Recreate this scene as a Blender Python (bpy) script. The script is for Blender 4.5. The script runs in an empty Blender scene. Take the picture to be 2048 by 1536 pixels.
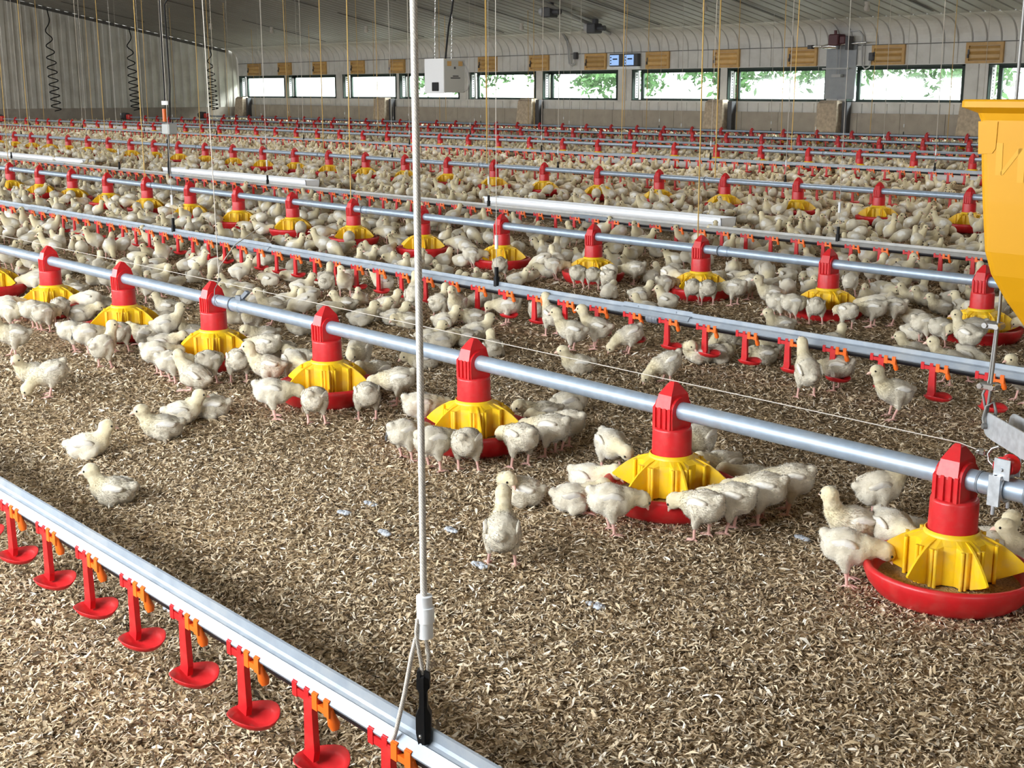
import bpy, bmesh, math, random
import numpy as np
from mathutils import Vector, Matrix, noise as mnoise
PI = math.pi
R = random.Random(11)
NR = np.random.default_rng(7)
S = bpy.context.scene
COL = S.collection

# ------------------------------------------------------------------ camera, world, lights, exposure
CAM_H, YAW, PITCH, FPX = 1.019, math.radians(48.308), math.radians(12.828), 2572.0
cam = bpy.data.cameras.new('camera'); cam.sensor_width = 36.0; cam.lens = FPX/2048*36.0
cam.clip_start = 0.05; cam.clip_end = 300
camo = bpy.data.objects.new('camera', cam); COL.objects.link(camo)
camo.location = (0, 0, CAM_H); camo.rotation_euler = (PI/2-PITCH, 0, YAW)
S.camera = camo
S.view_settings.view_transform = 'Standard'; S.view_settings.look = 'None'
S.view_settings.gamma = 1.0; S.view_settings.exposure = 1.0
S.view_settings.use_curve_mapping = False
S.cycles.max_bounces = 7; S.cycles.diffuse_bounces = 5; S.cycles.glossy_bounces = 3
S.cycles.transparent_max_bounces = 8; S.cycles.caustics_reflective = False; S.cycles.caustics_refractive = False
S.cycles.sample_clamp_indirect = 6.0
S.cycles.use_denoising = True

W = bpy.data.worlds.new('overcast_sky'); S.world = W; W.use_nodes = True
wb = W.node_tree.nodes['Background']; wb.inputs[0].default_value = (0.93, 0.97, 1.0, 1); wb.inputs[1].default_value = 2.0

YN, YF, XE, XR = -0.48, 23.4, -40.5, 7.5         # near wall, far wall, end wall, right end
def ceil_z(y): return 4.553-0.188*abs(y-11.46)
def area(name, loc, rot, sx, sy, power, color=(1, 1, 1)):
    l = bpy.data.lights.new(name, 'AREA'); l.shape = 'RECTANGLE'; l.size = sx; l.size_y = sy
    l.energy = power; l.color = color
    o = bpy.data.objects.new(name, l); COL.objects.link(o); o.location = loc; o.rotation_euler = rot
    return o
WIN_P = 92.0
NEARWIN = [-2.45-3.05*k for k in range(12)]+[3.65]      # the window beside the camera is left out to shape the light there
for xw in NEARWIN:                                 # daylight in each window of the near wall
    area('window_daylight', (xw, YN-0.34, 1.16), (PI/2, 0, 0), 2.5, 0.66, WIN_P, (0.93, 0.97, 1.0))
for k in range(0, 16):                             # skylight falling in through each far window
    area('window_daylight', (-38.7+3.05*k, YF+0.95, 2.25), (math.radians(-48), 0, 0), 2.3, 0.9, 260.0, (0.95, 0.98, 1.0))
FILL_LAMPS = True

# ------------------------------------------------------------------ helpers
class MB:
    """collects boxes, bars, tubes and lathes into one mesh"""
    def __init__(s): s.v = []; s.f = []; s.m = []; s.sm = []
    def add(s, v, f, mi=0, smooth=False):
        b = len(s.v); s.v += [tuple(p) for p in v]
        for q in f: s.f.append(tuple(b+i for i in q)); s.m.append(mi); s.sm.append(smooth)
    def box(s, x0, x1, y0, y1, z0, z1, mi=0, M=None, bev=0.0):
        if bev > 0:
            b = bev; v = []
            for z, i in ((z0, b), (z0+b, 0), (z1-b, 0), (z1, b)):
                for (cx, cy, sx, sy) in ((x0, y0, 1, 1), (x1, y0, -1, 1), (x1, y1, -1, -1), (x0, y1, 1, -1)):
                    a = (cx+sx*(b+i*.6), cy+sy*i*1.0); c = (cx+sx*i*1.0, cy+sy*(b+i*.6))
                    pr = (c, a) if (sx, sy) in ((1, 1), (-1, -1)) else (a, c)
                    v += [(pr[0][0], pr[0][1], z), (pr[1][0], pr[1][1], z)]
            f = [tuple(range(7, -1, -1)), tuple(range(24, 32))]
            for r in range(3):
                for k in range(8): f.append((r*8+k, r*8+(k+1) % 8, r*8+8+(k+1) % 8, r*8+8+k))
        else:
            v = [(x0, y0, z0), (x1, y0, z0), (x1, y1, z0), (x0, y1, z0), (x0, y0, z1), (x1, y0, z1), (x1, y1, z1), (x0, y1, z1)]
            f = [(3, 2, 1, 0), (4, 5, 6, 7), (0, 1, 5, 4), (1, 2, 6, 5), (2, 3, 7, 6), (3, 0, 4, 7)]
        if M is not None: v = [M @ Vector(p) for p in v]
        s.add(v, f, mi)
    def tube(s, pts, r, n=8, mi=0, caps=True, smooth=True):
        pts = [Vector(p) for p in pts]; k = len(pts)
        rs = list(r) if isinstance(r, (list, tuple)) else [r]*k
        ref = Vector((0, 0, 1)); v = []
        t0 = (pts[1]-pts[0]).normalized()
        if abs(t0.dot(ref)) > 0.9: ref = Vector((1, 0, 0))
        u = t0.cross(ref).normalized()
        for i in range(k):
            t = (pts[min(i+1, k-1)]-pts[max(i-1, 0)]).normalized()
            u = (u-t*u.dot(t)).normalized(); w = t.cross(u)
            for j in range(n):
                a = 2*PI*j/n; v.append(pts[i]+(u*math.cos(a)+w*math.sin(a))*rs[i])
        f = []
        for i in range(k-1):
            for j in range(n): f.append((i*n+j, i*n+(j+1) % n, (i+1)*n+(j+1) % n, (i+1)*n+j))
        s.add(v, f, mi, smooth)
        if caps:
            s.add(v[:n], [tuple(range(n-1, -1, -1))], mi); s.add(v[-n:], [tuple(range(n))], mi)
    def lathe(s, prof, n=32, c=(0, 0, 0), mi=0, smooth=True, a0=0.0):
        v = []; f = []
        for (r, z) in prof:
            for j in range(n):
                a = a0+2*PI*j/n; v.append((c[0]+r*math.cos(a), c[1]+r*math.sin(a), c[2]+z))
        for i in range(len(prof)-1):
            for j in range(n): f.append((i*n+j, i*n+(j+1) % n, (i+1)*n+(j+1) % n, (i+1)*n+j))
        s.add(v, f, mi, smooth)
    def prism(s, poly, axis, a, b, mi=0, M=None, smooth=False):
        """extrude a 2D polygon along axis from a to b"""
        def P(p, t):
            return {'x': (t, p[0], p[1]), 'y': (p[0], t, p[1]), 'z': (p[0], p[1], t)}[axis]
        n = len(poly); v = [P(p, a) for p in poly]+[P(p, b) for p in poly]
        if M is not None: v = [M @ Vector(p) for p in v]
        s.add(v, [tuple(range(n-1, -1, -1)), tuple(range(n, 2*n))], mi)
        s.add(v, [(i, (i+1) % n, n+(i+1) % n, n+i) for i in range(n)], mi, smooth)
    def sphere(s, c, r, n=12, mi=0, sc=(1, 1, 1)):
        prof = [(max(1e-5, math.sin(PI*i/(n//2)))*1.0, -math.cos(PI*i/(n//2))) for i in range(n//2+1)]
        v = []; f = []
        for (q, z) in prof:
            for j in range(n):
                a = 2*PI*j/n; v.append((c[0]+r*sc[0]*q*math.cos(a), c[1]+r*sc[1]*q*math.sin(a), c[2]+r*sc[2]*z))
        for i in range(len(prof)-1):
            for j in range(n): f.append((i*n+j, i*n+(j+1) % n, (i+1)*n+(j+1) % n, (i+1)*n+j))
        s.add(v, f, mi, True)
    def build(s, name, mats, parent=None, loc=None):
        me = bpy.data.meshes.new(name); me.from_pydata(s.v, [], s.f)
        for m in (mats if isinstance(mats, (list, tuple)) else [mats]): me.materials.append(m)
        me.polygons.foreach_set('material_index', s.m); me.polygons.foreach_set('use_smooth', s.sm)
        bm = bmesh.new(); bm.from_mesh(me); bmesh.ops.recalc_face_normals(bm, faces=bm.faces); bm.to_mesh(me); bm.free()
        return link(name, me, parent, loc)
def link(name, data, parent=None, loc=None):
    o = bpy.data.objects.new(name, data); COL.objects.link(o)
    if parent: o.parent = parent
    if loc: o.location = loc
    return o
def empty(name, loc=(0, 0, 0), rz=0.0):
    o = bpy.data.objects.new(name, None); COL.objects.link(o); o.location = loc; o.rotation_euler = (0, 0, rz)
    o.empty_display_size = .05
    return o
def tag(o, label=None, cat=None, group=None, kind=None):
    if label: o['label'] = label
    if cat: o['category'] = cat
    if group: o['group'] = group
    if kind: o['kind'] = kind
    return o
def copy_tree(o, parent=None):
    c = o.copy(); COL.objects.link(c)
    if parent: c.parent = parent
    for ch in list(o.children): copy_tree(ch, c)
    return c
def nth(n):
    ones = ['', 'first', 'second', 'third', 'fourth', 'fifth', 'sixth', 'seventh', 'eighth', 'ninth', 'tenth', 'eleventh', 'twelfth', 'thirteenth',
            'fourteenth', 'fifteenth', 'sixteenth', 'seventeenth', 'eighteenth', 'nineteenth']
    if n < 20: return ones[n]
    t = {2: 'twent', 3: 'thirt', 4: 'fort', 5: 'fift', 6: 'sixt', 7: 'sevent', 8: 'eight', 9: 'ninet'}
    if n >= 100: return 'hundred and '+nth(n-100) if n > 100 else 'hundredth'
    return t[n//10]+('ieth' if n % 10 == 0 else 'y-'+ones[n % 10])
_cy, _sy, _cp, _sp = math.cos(YAW), math.sin(YAW), math.cos(PITCH), math.sin(PITCH)
def screen(x, y, z=0.0):
    """where a point of the house lies in the photograph: used only to sort things left to right and to leave out what is out of view"""
    dz = z-CAM_H; g = -_sy*x+_cy*y; r = _cy*x+_sy*y
    d = g*_cp-dz*_sp; u = g*_sp+dz*_cp
    return (1024+FPX*r/d, 768-FPX*u/d, d) if d > .05 else (-9e9, -9e9, d)

# ------------------------------------------------------------------ materials
def mat(name, base, rough=.5, metal=0.0, spec=.5, var=0.0, vscale=20.0, bump=0.0, bscale=60.0, obj_var=0.0, dirt=None, dscale=8.0, damt=.5):
    m = bpy.data.materials.new(name); m.use_nodes = True; nt = m.node_tree; N = nt.nodes; L = nt.links
    b = N['Principled BSDF']; b.inputs['Roughness'].default_value = rough; b.inputs['Metallic'].default_value = metal
    b.inputs['Specular IOR Level'].default_value = spec; b.inputs['Base Color'].default_value = (*base, 1)
    tc = N.new('ShaderNodeTexCoord'); out = None
    def rgb(c):
        n = N.new('ShaderNodeRGB'); n.outputs[0].default_value = (*c, 1); return n.outputs[0]
    cur = None
    if var or dirt or obj_var:
        cur = rgb(base)
    if var:
        no = N.new('ShaderNodeTexNoise'); no.inputs['Scale'].default_value = vscale; no.inputs['Detail'].default_value = 5
        L.new(tc.outputs['Object'], no.inputs['Vector'])
        mr = N.new('ShaderNodeMapRange'); mr.inputs[1].default_value = .3; mr.inputs[2].default_value = .7
        mr.inputs[3].default_value = 1-var; mr.inputs[4].default_value = 1+var
        L.new(no.outputs['Fac'], mr.inputs[0])
        mx = N.new('ShaderNodeMix'); mx.data_type = 'RGBA'; mx.blend_type = 'MULTIPLY'; mx.inputs[0].default_value = 1
        cmb = N.new('ShaderNodeCombineColor')
        for i in range(3): L.new(mr.outputs[0], cmb.inputs[i])
        L.new(cur, mx.inputs[6]); L.new(cmb.outputs[0], mx.inputs[7]); cur = mx.outputs[2]
    if dirt:
        no = N.new('ShaderNodeTexNoise'); no.inputs['Scale'].default_value = dscale; no.inputs['Detail'].default_value = 7; no.inputs['Roughness'].default_value = .65
        L.new(tc.outputs['Object'], no.inputs['Vector'])
        mr = N.new('ShaderNodeMapRange'); mr.inputs[1].default_value = .48; mr.inputs[2].default_value = .72; mr.inputs[3].default_value = 0; mr.inputs[4].default_value = damt
        L.new(no.outputs['Fac'], mr.inputs[0])
        mx = N.new('ShaderNodeMix'); mx.data_type = 'RGBA'; L.new(mr.outputs[0], mx.inputs[0]); L.new(cur, mx.inputs[6]); mx.inputs[7].default_value = (*dirt, 1)
        cur = mx.outputs[2]
    if obj_var:
        oi = N.new('ShaderNodeObjectInfo'); hv = N.new('ShaderNodeHueSaturation')
        mr = N.new('ShaderNodeMapRange'); mr.inputs[3].default_value = 1-obj_var; mr.inputs[4].default_value = 1+obj_var
        L.new(oi.outputs['Random'], mr.inputs[0]); L.new(mr.outputs[0], hv.inputs['Value']); L.new(cur, hv.inputs['Color']); cur = hv.outputs[0]
    if cur is not None: L.new(cur, b.inputs['Base Color'])
    if bump:
        no = N.new('ShaderNodeTexNoise'); no.inputs['Scale'].default_value = bscale; no.inputs['Detail'].default_value = 4
        L.new(tc.outputs['Object'], no.inputs['Vector'])
        bp = N.new('ShaderNodeBump'); bp.inputs['Strength'].default_value = bump; bp.inputs['Distance'].default_value = .01
        L.new(no.outputs['Fac'], bp.inputs['Height']); L.new(bp.outputs[0], b.inputs['Normal'])
    return m
def attr_mat(name, rough=.8, sheen=0.0, spec=.3, obj_var=0.0):
    m = bpy.data.materials.new(name); m.use_nodes = True; nt = m.node_tree; N = nt.nodes; L = nt.links
    b = N['Principled BSDF']; b.inputs['Roughness'].default_value = rough; b.inputs['Specular IOR Level'].default_value = spec
    if sheen: b.inputs['Sheen Weight'].default_value = sheen; b.inputs['Sheen Roughness'].default_value = .5
    a = N.new('ShaderNodeAttribute'); a.attribute_name = 'pigment'; cur = a.outputs['Color']
    if obj_var:
        oi = N.new('ShaderNodeObjectInfo'); hv = N.new('ShaderNodeHueSaturation')
        mr = N.new('ShaderNodeMapRange'); mr.inputs[3].default_value = 1-obj_var; mr.inputs[4].default_value = 1+obj_var*.6
        L.new(oi.outputs['Random'], mr.inputs[0]); L.new(mr.outputs[0], hv.inputs['Value']); L.new(cur, hv.inputs['Color']); cur = hv.outputs[0]
    L.new(cur, b.inputs['Base Color'])
    return m
M = {}
M['red'] = mat('red_plastic', (0.58, 0.014, 0.018), .38, var=.08, vscale=30, dirt=(.45, .16, .12), dscale=25, damt=.25)
M['red_dull'] = mat('dusty_red_plastic', (0.66, 0.03, 0.03), .5, var=.1, vscale=30, dirt=(.5, .3, .2), dscale=18, damt=.45)
M['yellow'] = mat('yellow_plastic', (0.86, 0.55, 0.010), .42, var=.06, vscale=25, dirt=(.62, .45, .22), dscale=22, damt=.35)
M['orange'] = mat('orange_plastic', (0.85, 0.15, 0.012), .4)
M['pipe'] = mat('galvanised_pipe', (0.36, 0.44, 0.54), .44, metal=.5, var=.10, vscale=35, dirt=(.42, .40, .36), dscale=14, damt=.4)
M['rail'] = mat('aluminium_rail', (0.32, 0.365, 0.42), .6, metal=.4, var=.10, vscale=20, dirt=(.5, .47, .42), dscale=10, damt=.4)
M['rail_dusty'] = mat('dusty_aluminium_rail', (0.40, 0.395, 0.38), .55, metal=.35, var=.10, vscale=20, dirt=(.42, .37, .30), dscale=8, damt=.6)
M['zinc'] = mat('zinc_plate', (0.62, 0.66, 0.70), .4, metal=.7, var=.16, vscale=60)
M['steel'] = mat('bright_steel', (0.70, 0.70, 0.70), .25, metal=1.0)
M['black'] = mat('black_plastic', (0.012, 0.012, 0.013), .6, spec=.25)
M['darkpipe'] = mat('dark_water_pipe', (0.008, 0.008, 0.010), .5, spec=.25)
M['greyplastic'] = mat('grey_coupling', (0.16, 0.18, 0.21), .45)
M['white'] = mat('white_plastic', (0.80, 0.82, 0.84), .35, var=.04, dirt=(.6, .57, .52), dscale=6, damt=.35)
M['pvc'] = mat('white_pvc', (0.90, 0.92, 0.95), .3, var=.02)
M['rope'] = mat('braided_rope', (0.60, 0.56, 0.50), .9, var=.2, vscale=300)
def _braid(m):
    nt = m.node_tree; N = nt.nodes; L = nt.links; b = N['Principled BSDF']; tc = N.new('ShaderNodeTexCoord'); src = b.inputs['Base Color'].links[0].from_socket
    w = N.new('ShaderNodeTexWave'); w.bands_direction = 'DIAGONAL'; w.inputs['Scale'].default_value = 150; w.inputs['Distortion'].default_value = 1.5; L.new(tc.outputs['Object'], w.inputs['Vector'])
    r = N.new('ShaderNodeMapRange'); r.inputs[3].default_value = .72; r.inputs[4].default_value = 1.12; L.new(w.outputs['Fac'], r.inputs[0])
    c = N.new('ShaderNodeCombineColor'); x = N.new('ShaderNodeMix'); x.data_type = 'RGBA'; x.blend_type = 'MULTIPLY'; x.inputs[0].default_value = 1
    for i in range(3): L.new(r.outputs[0], c.inputs[i])
    L.new(src, x.inputs[6]); L.new(c.outputs[0], x.inputs[7]); L.new(x.outputs[2], b.inputs['Base Color'])
_braid(M['rope'])
M['cord_white'] = mat('white_cord', (0.50, 0.46, 0.40), .8)
M['cord_ochre'] = mat('ochre_cord', (0.62, 0.40, 0.12), .8, obj_var=.2)
M['cable'] = mat('steel_cable', (0.20, 0.195, 0.185), .5, metal=.6)
M['feed'] = mat('feed_meal', (0.40, 0.27, 0.12), .95, var=.45, vscale=220, bump=.8, bscale=220)
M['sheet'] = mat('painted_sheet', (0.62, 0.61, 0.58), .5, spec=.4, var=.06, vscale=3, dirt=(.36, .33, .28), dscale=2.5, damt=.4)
M['groove'] = mat('dark_trim_groove_shade', (0.10, 0.095, 0.085), .7)
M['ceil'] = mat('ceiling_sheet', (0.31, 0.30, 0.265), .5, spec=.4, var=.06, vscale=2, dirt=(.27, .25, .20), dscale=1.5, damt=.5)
M['endsheet'] = mat('end_wall_sheet', (0.66, 0.64, 0.58), .42, metal=.2, var=.07, vscale=2, dirt=(.28, .25, .20), dscale=1.2, damt=.4)
M['concrete'] = mat('concrete', (0.36, 0.32, 0.27), .9, var=.14, vscale=6, bump=.3, bscale=40, dirt=(.24, .21, .17), dscale=3, damt=.5)
M['post'] = mat('rough_concrete_post', (0.45, 0.37, 0.28), .95, var=.22, vscale=16, bump=.6, bscale=50)
M['frame'] = mat('dark_green_frame', (0.012, 0.024, 0.017), .5, spec=.3)
M['inlet'] = mat('brown_inlet_frame', (0.50, 0.30, 0.10), .5, var=.1, vscale=9, obj_var=.14)
M['flap'] = mat('amber_flap', (0.58, 0.36, 0.13), .42, var=.1, vscale=6, obj_var=.18)
M['hopper'] = mat('hopper_yellow', (0.50, 0.240, 0.002), .5, spec=.25, var=.04, vscale=5)
M['hopper_pale'] = mat('pale_hopper_letter', (0.53, 0.275, 0.014), .5, spec=.25)
M['heaterw'] = mat('heater_white', (0.74, 0.74, 0.74), .35)
M['heaterg'] = mat('heater_grey', (0.42, 0.43, 0.41), .4)
M['maroon'] = mat('maroon_motor', (0.09, 0.025, 0.03), .5)
M['darkgrey'] = mat('dark_grey_metal', (0.06, 0.06, 0.065), .5)
M['battleship'] = mat('grey_conduit', (0.42, 0.42, 0.42), .45)
M['leaf'] = mat('leaf_green', (0.12, 0.30, 0.10), .6, var=.4, vscale=3)
M['bark'] = mat('bark', (0.15, 0.11, 0.07), .9)
M['outground'] = mat('pale_gravel', (0.62, 0.62, 0.56), .95, var=.1)
M['blueglow'] = bpy.data.materials.new('controller_screen'); M['blueglow'].use_nodes = True
_b = M['blueglow'].node_tree.nodes['Principled BSDF']; _b.inputs['Base Color'].default_value = (.25, .42, .75, 1)
_b.inputs['Emission Color'].default_value = (.35, .55, .95, 1); _b.inputs['Emission Strength'].default_value = .35
M['chick'] = attr_mat('chick_down', .85, .35, .2, obj_var=.10)
M['flock'] = attr_mat('flock_down', .85, .25, .2)
M['eye'] = mat('chick_eye', (.01, .008, .006), .15)
M['flake'] = attr_mat('litter_flake', .75, 0, .35)
def glass_mat():
    m = bpy.data.materials.new('window_glass'); m.use_nodes = True; nt = m.node_tree; nt.nodes.clear()
    o = nt.nodes.new('ShaderNodeOutputMaterial'); mx = nt.nodes.new('ShaderNodeMixShader'); t = nt.nodes.new('ShaderNodeBsdfTransparent'); g = nt.nodes.new('ShaderNodeBsdfGlossy')
    g.inputs['Roughness'].default_value = .05; t.inputs[0].default_value = (.95, .98, .96, 1); mx.inputs[0].default_value = .05
    nt.links.new(t.outputs[0], mx.inputs[1]); nt.links.new(g.outputs[0], mx.inputs[2]); nt.links.new(mx.outputs[0], o.inputs[0]); return m
M['glass'] = glass_mat()
def litter_mat():
    m = bpy.data.materials.new('litter_bed'); m.use_nodes = True; nt = m.node_tree; N = nt.nodes; L = nt.links
    b = N['Principled BSDF']; b.inputs['Roughness'].default_value = .95; b.inputs['Specular IOR Level'].default_value = .15
    tc = N.new('ShaderNodeTexCoord'); mp = N.new('ShaderNodeMapping'); L.new(tc.outputs['Object'], mp.inputs[0])
    wn = N.new('ShaderNodeTexNoise'); wn.inputs['Scale'].default_value = 40; L.new(mp.outputs[0], wn.inputs['Vector'])
    ad = N.new('ShaderNodeMix'); ad.data_type = 'VECTOR'; ad.inputs[0].default_value = .03
    L.new(mp.outputs[0], ad.inputs[4]); L.new(wn.outputs['Color'], ad.inputs[5])
    vo = N.new('ShaderNodeTexVoronoi'); vo.inputs['Scale'].default_value = 95; L.new(ad.outputs[1], vo.inputs['Vector'])
    sp = N.new('ShaderNodeSeparateColor'); L.new(vo.outputs['Color'], sp.inputs[0])
    cr = N.new('ShaderNodeValToRGB'); e = cr.color_ramp.elements
    e[0].position = 0; e[0].color = (.075, .048, .025, 1); e[1].position = 1; e[1].color = (.76, .61, .41, 1)
    for p, c in ((.35, (.22, .145, .075)), (.65, (.42, .30, .165)), (.85, (.60, .455, .28))):
        q = e.new(p); q.color = (*c, 1)
    L.new(sp.outputs[0], cr.inputs[0])
    big = N.new('ShaderNodeTexNoise'); big.inputs['Scale'].default_value = 1.6; big.inputs['Detail'].default_value = 6; L.new(mp.outputs[0], big.inputs['Vector'])
    mr = N.new('ShaderNodeMapRange'); mr.inputs[1].default_value = .35; mr.inputs[2].default_value = .65; mr.inputs[3].default_value = .75; mr.inputs[4].default_value = 1.2
    L.new(big.outputs['Fac'], mr.inputs[0])
    cc = N.new('ShaderNodeCombineColor')
    for i in range(3): L.new(mr.outputs[0], cc.inputs[i])
    mx = N.new('ShaderNodeMix'); mx.data_type = 'RGBA'; mx.blend_type = 'MULTIPLY'; mx.inputs[0].default_value = 1
    L.new(cr.outputs[0], mx.inputs[6]); L.new(cc.outputs[0], mx.inputs[7]); L.new(mx.outputs[2], b.inputs['Base Color'])
    bp = N.new('ShaderNodeBump'); bp.inputs['Strength'].default_value = .8; bp.inputs['Distance'].default_value = .01
    L.new(vo.outputs['Distance'], bp.inputs['Height']); L.new(bp.outputs[0], b.inputs['Normal'])
    return m
M['litter'] = litter_mat()
M['dropping'] = mat('dropping', (.42,.45,.50), .8, var=.4, vscale=90)
M['leafc'] = attr_mat('leaf_pigment', .6, 0, .3)
# ------------------------------------------------------------------ the setting
def ribbed(name, path, x0, x1, period, flat, depth, m, mg=None, axis='x', kind=True):
    """a profiled metal sheet: PATH is a list of (point, normal) across, repeated along the axis"""
    n = int((x1-x0)/period)+1; cols = []
    for k in range(n):
        b = x0+k*period
        for t, d in ((0, 0), (flat, 0), (flat+.012, depth), (period-.012, depth)):
            if b+t < x1: cols.append((b+t, d))
    cols.append((x1, 0)); nc = len(cols); npth = len(path); v = []; f = []; mi = []
    for (t, d) in cols:
        for (p, nn) in path:
            q = (p[0]-nn[0]*d, p[1]-nn[1]*d)
            v.append((t, q[0], q[1]) if axis == 'x' else (q[0], t, q[1]))
    for i in range(nc-1):
        g = cols[i][1] > 0 and cols[i+1][1] > 0
        for j in range(npth-1):
            a = i*npth+j; f.append((a, a+1, a+npth+1, a+npth)); mi.append(1 if g and mg else 0)  # groove floors take the dark material: shade of the recesses painted in
    me = bpy.data.meshes.new(name); me.from_pydata(v, [], f); me.materials.append(m)
    if mg: me.materials.append(mg); me.polygons.foreach_set('material_index', mi)
    o = link(name, me)
    if kind: o['kind'] = 'structure'
    return o
def struct(name, mb, m, parent=None):
    o = mb.build(name, m, parent)
    if not parent: o['kind'] = 'structure'
    return o

M['sheet2'] = mat('blue_grey_panel', (.30, .32, .34), .5, var=.08, vscale=6)
# floor
me = bpy.data.meshes.new('floor'); me.from_pydata([(XE, YN, 0), (XR, YN, 0), (XR, YF, 0), (XE, YF, 0)], [], [(0, 1, 2, 3)]); me.materials.append(M['litter'])
tag(link('floor', me), kind='structure')
# ceiling with its rounded eaves, one sheet from the far wall to the ridge, one from the ridge to the near wall
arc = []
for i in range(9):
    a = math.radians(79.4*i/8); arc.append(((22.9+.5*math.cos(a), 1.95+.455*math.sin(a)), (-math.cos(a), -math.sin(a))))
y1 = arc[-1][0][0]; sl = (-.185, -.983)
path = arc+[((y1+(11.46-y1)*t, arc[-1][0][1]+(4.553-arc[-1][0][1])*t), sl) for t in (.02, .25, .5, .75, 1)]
ribbed('lit_cove', path[:10], XE, XR, .2950, .258, .03, M['sheet'], M['groove'])  # eave cove in paler sheet than the ceiling, its brighter light painted in
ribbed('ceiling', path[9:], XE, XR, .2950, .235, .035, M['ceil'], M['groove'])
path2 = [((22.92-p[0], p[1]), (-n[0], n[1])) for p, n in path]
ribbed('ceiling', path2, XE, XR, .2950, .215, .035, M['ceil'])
for k, xx in enumerate((-38.5, -33.6, -28.8, -25.5, -23.6, -20.2, -16.8, -13.4)):       # dark lap joints running up the slope
    mb = MB(); dx = 0
    for a, b in ((22.4, 19.6), (19.0, 16.4)):
        mb.box(xx, xx+.05, b, a, -.012, .0, M=Matrix.Translation((0, 0, 0)))
    for i, p in enumerate(mb.v): mb.v[i] = (p[0], p[1], p[2]+ceil_z(p[1])-.018)
    struct('trim_1', mb, M['groove'])
# far wall: openings for the windows
WL = [-40.32, -37.31, -34.04, -31.11, -27.92, -24.94, -21.76, -18.83, -15.68, -12.55, -9.5, -6.45, -3.4, -.35]
WR = [-37.54, -34.56, -31.40, -28.47, -25.33, -22.38, -19.19, -16.32, -13.19, -10.10, -7.05, -4.0, -.95, 2.1]
OPEN = [(l-.16, r) for l, r in zip(WL, WR)]
nY = (-1, 0)
def wall_sheet(name, x0, x1, z0, z1, y=YF):
    return ribbed(name, [((y, z0), nY), ((y, z1), nY)], x0, x1, .295, .272, .025, M['sheet'], M['groove'])
wall_sheet('wall_back', XE, XR, 1.53, 1.95)
wall_sheet('wall_back', XE, XR, .57, .78)
edges = [XE]+[e for o in OPEN for e in o]+[XR]
for i in range(0, len(edges), 2):
    if edges[i+1]-edges[i] > .02: wall_sheet('wall_back', edges[i], edges[i+1], .78, 1.53)
mb = MB(); mb.box(XE, XR, YF-.03, YF, .765, .80); mb.box(XE, XR, YF-.02, YF, 1.525, 1.545); struct('trim_2', mb, M['sheet'])
mb = MB(); mb.box(XE, XR, YF-.012, YF, 1.925, 1.94); struct('trim_3', mb, M['groove'])
mb = MB(); x = XE
while x < XR:
    mb.box(x+.008, min(x+1.0, XR), YF-.06, YF+.2, 0, .575); x += 1.0
struct('baseboard_back', mb, M['concrete'])
mb = MB(); mb.box(XE-.1, XR, YF+.03, YF+.2, 1.53, 2.6)                                     # wall core behind the sheets, keeps daylight out
for i in range(0, len(edges), 2): mb.box(edges[i], edges[i+1], YF+.03, YF+.3, .57, 1.55)
mb.box(XE, XR, YF+.03, YF+.3, .57, .79); struct('wall_back', mb, M['groove'])
for k, ((l, r), gl) in enumerate(zip(OPEN, WL)):
    w = empty('window_%d' % (k+1), (l, YF, .80)); w['kind'] = 'structure'
    fr = MB(); gx0, gx1 = gl-.08-l, r-l+.35; yb = .24
    for a in ((gx0, gl-l, 0, .73), (gl-l, gx1, 0, .05), (gl-l, gx1, .645, .73)): fr.box(a[0], a[1], yb, yb+.05, a[2], a[3])
    fr.box(r-l-.055, r-l, -.008, .05, 0, .73); fr.box(0, r-l, -.008, .05, .70, .735); fr.box(0, r-l, -.008, .03, -.005, .02)
    fr.box(0, .012, .02, yb, 0, .73); fr.box(0, r-l, .02, yb, -.012, .004); fr.box(0, r-l, .02, yb, .722, .735)
    struct('frame', fr, M['frame'], w)
    st = MB(); st.box(.012, .03, .10, .20, .06, .66)
    for q in range(9): st.box(.03, .032, .13, .17, .09+.062*q, .12+.062*q, 1)
    st.build('perforated_strip', [M['white'], M['darkgrey']], w)
    pn = MB(); pn.box(gl-l, gx1, yb+.02, yb+.026, .03, .67); pn.build('pane', M['glass'], w)
# end wall, right end wall and near wall
zb = .49
path = [((XE, zb), (1, 0)), ((XE, 4.56), (1, 0))]
e1 = ribbed('wall_left', path, YN, YF, .272, .13, .05, M['endsheet'], None, 'y')
mb = MB(); x = YN
while x < YF:
    mb.box(XE-.2, XE+.05, x+.006, min(x+1.2, YF), 0, zb); x += 1.2
struct('baseboard_left', mb, M['concrete'])
mb = MB(); mb.box(XE-.3, XE-.06, YN, YF+.4, 0, 4.6); struct('wall_left', mb, M['groove'])
mb = MB()
for a, b in ((22.9, 11.46), (11.46, .0)):                                                  # dark angle trim along the rake
    v = [(XE+.01, a, ceil_z(a)-.10), (XE+.06, a, ceil_z(a)-.10), (XE+.06, b, ceil_z(b)-.10), (XE+.01, b, ceil_z(b)-.10)]
    v += [(p[0], p[1], p[2]+.09) for p in v]
    mb.add(v, [(0, 1, 2, 3), (4, 5, 6, 7), (0, 1, 5, 4), (1, 2, 6, 5), (2, 3, 7, 6), (3, 0, 4, 7)])
struct('trim_4', mb, M['groove'])
mb = MB(); mb.box(XR, XR+.2, YN, YF, 0, 4.6); struct('wall_right', mb, M['sheet'])
mb = MB(); mb.box(XE, XR, YN-.30, YN, 0, .83); mb.box(XE, XR, YN-.30, YN, 1.49, 2.1)
nx = [XE]
for c in sorted(NEARWIN): nx += [c-1.15, c+1.15]
nx = [q for q in nx if q < XR]+[XR]
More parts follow.
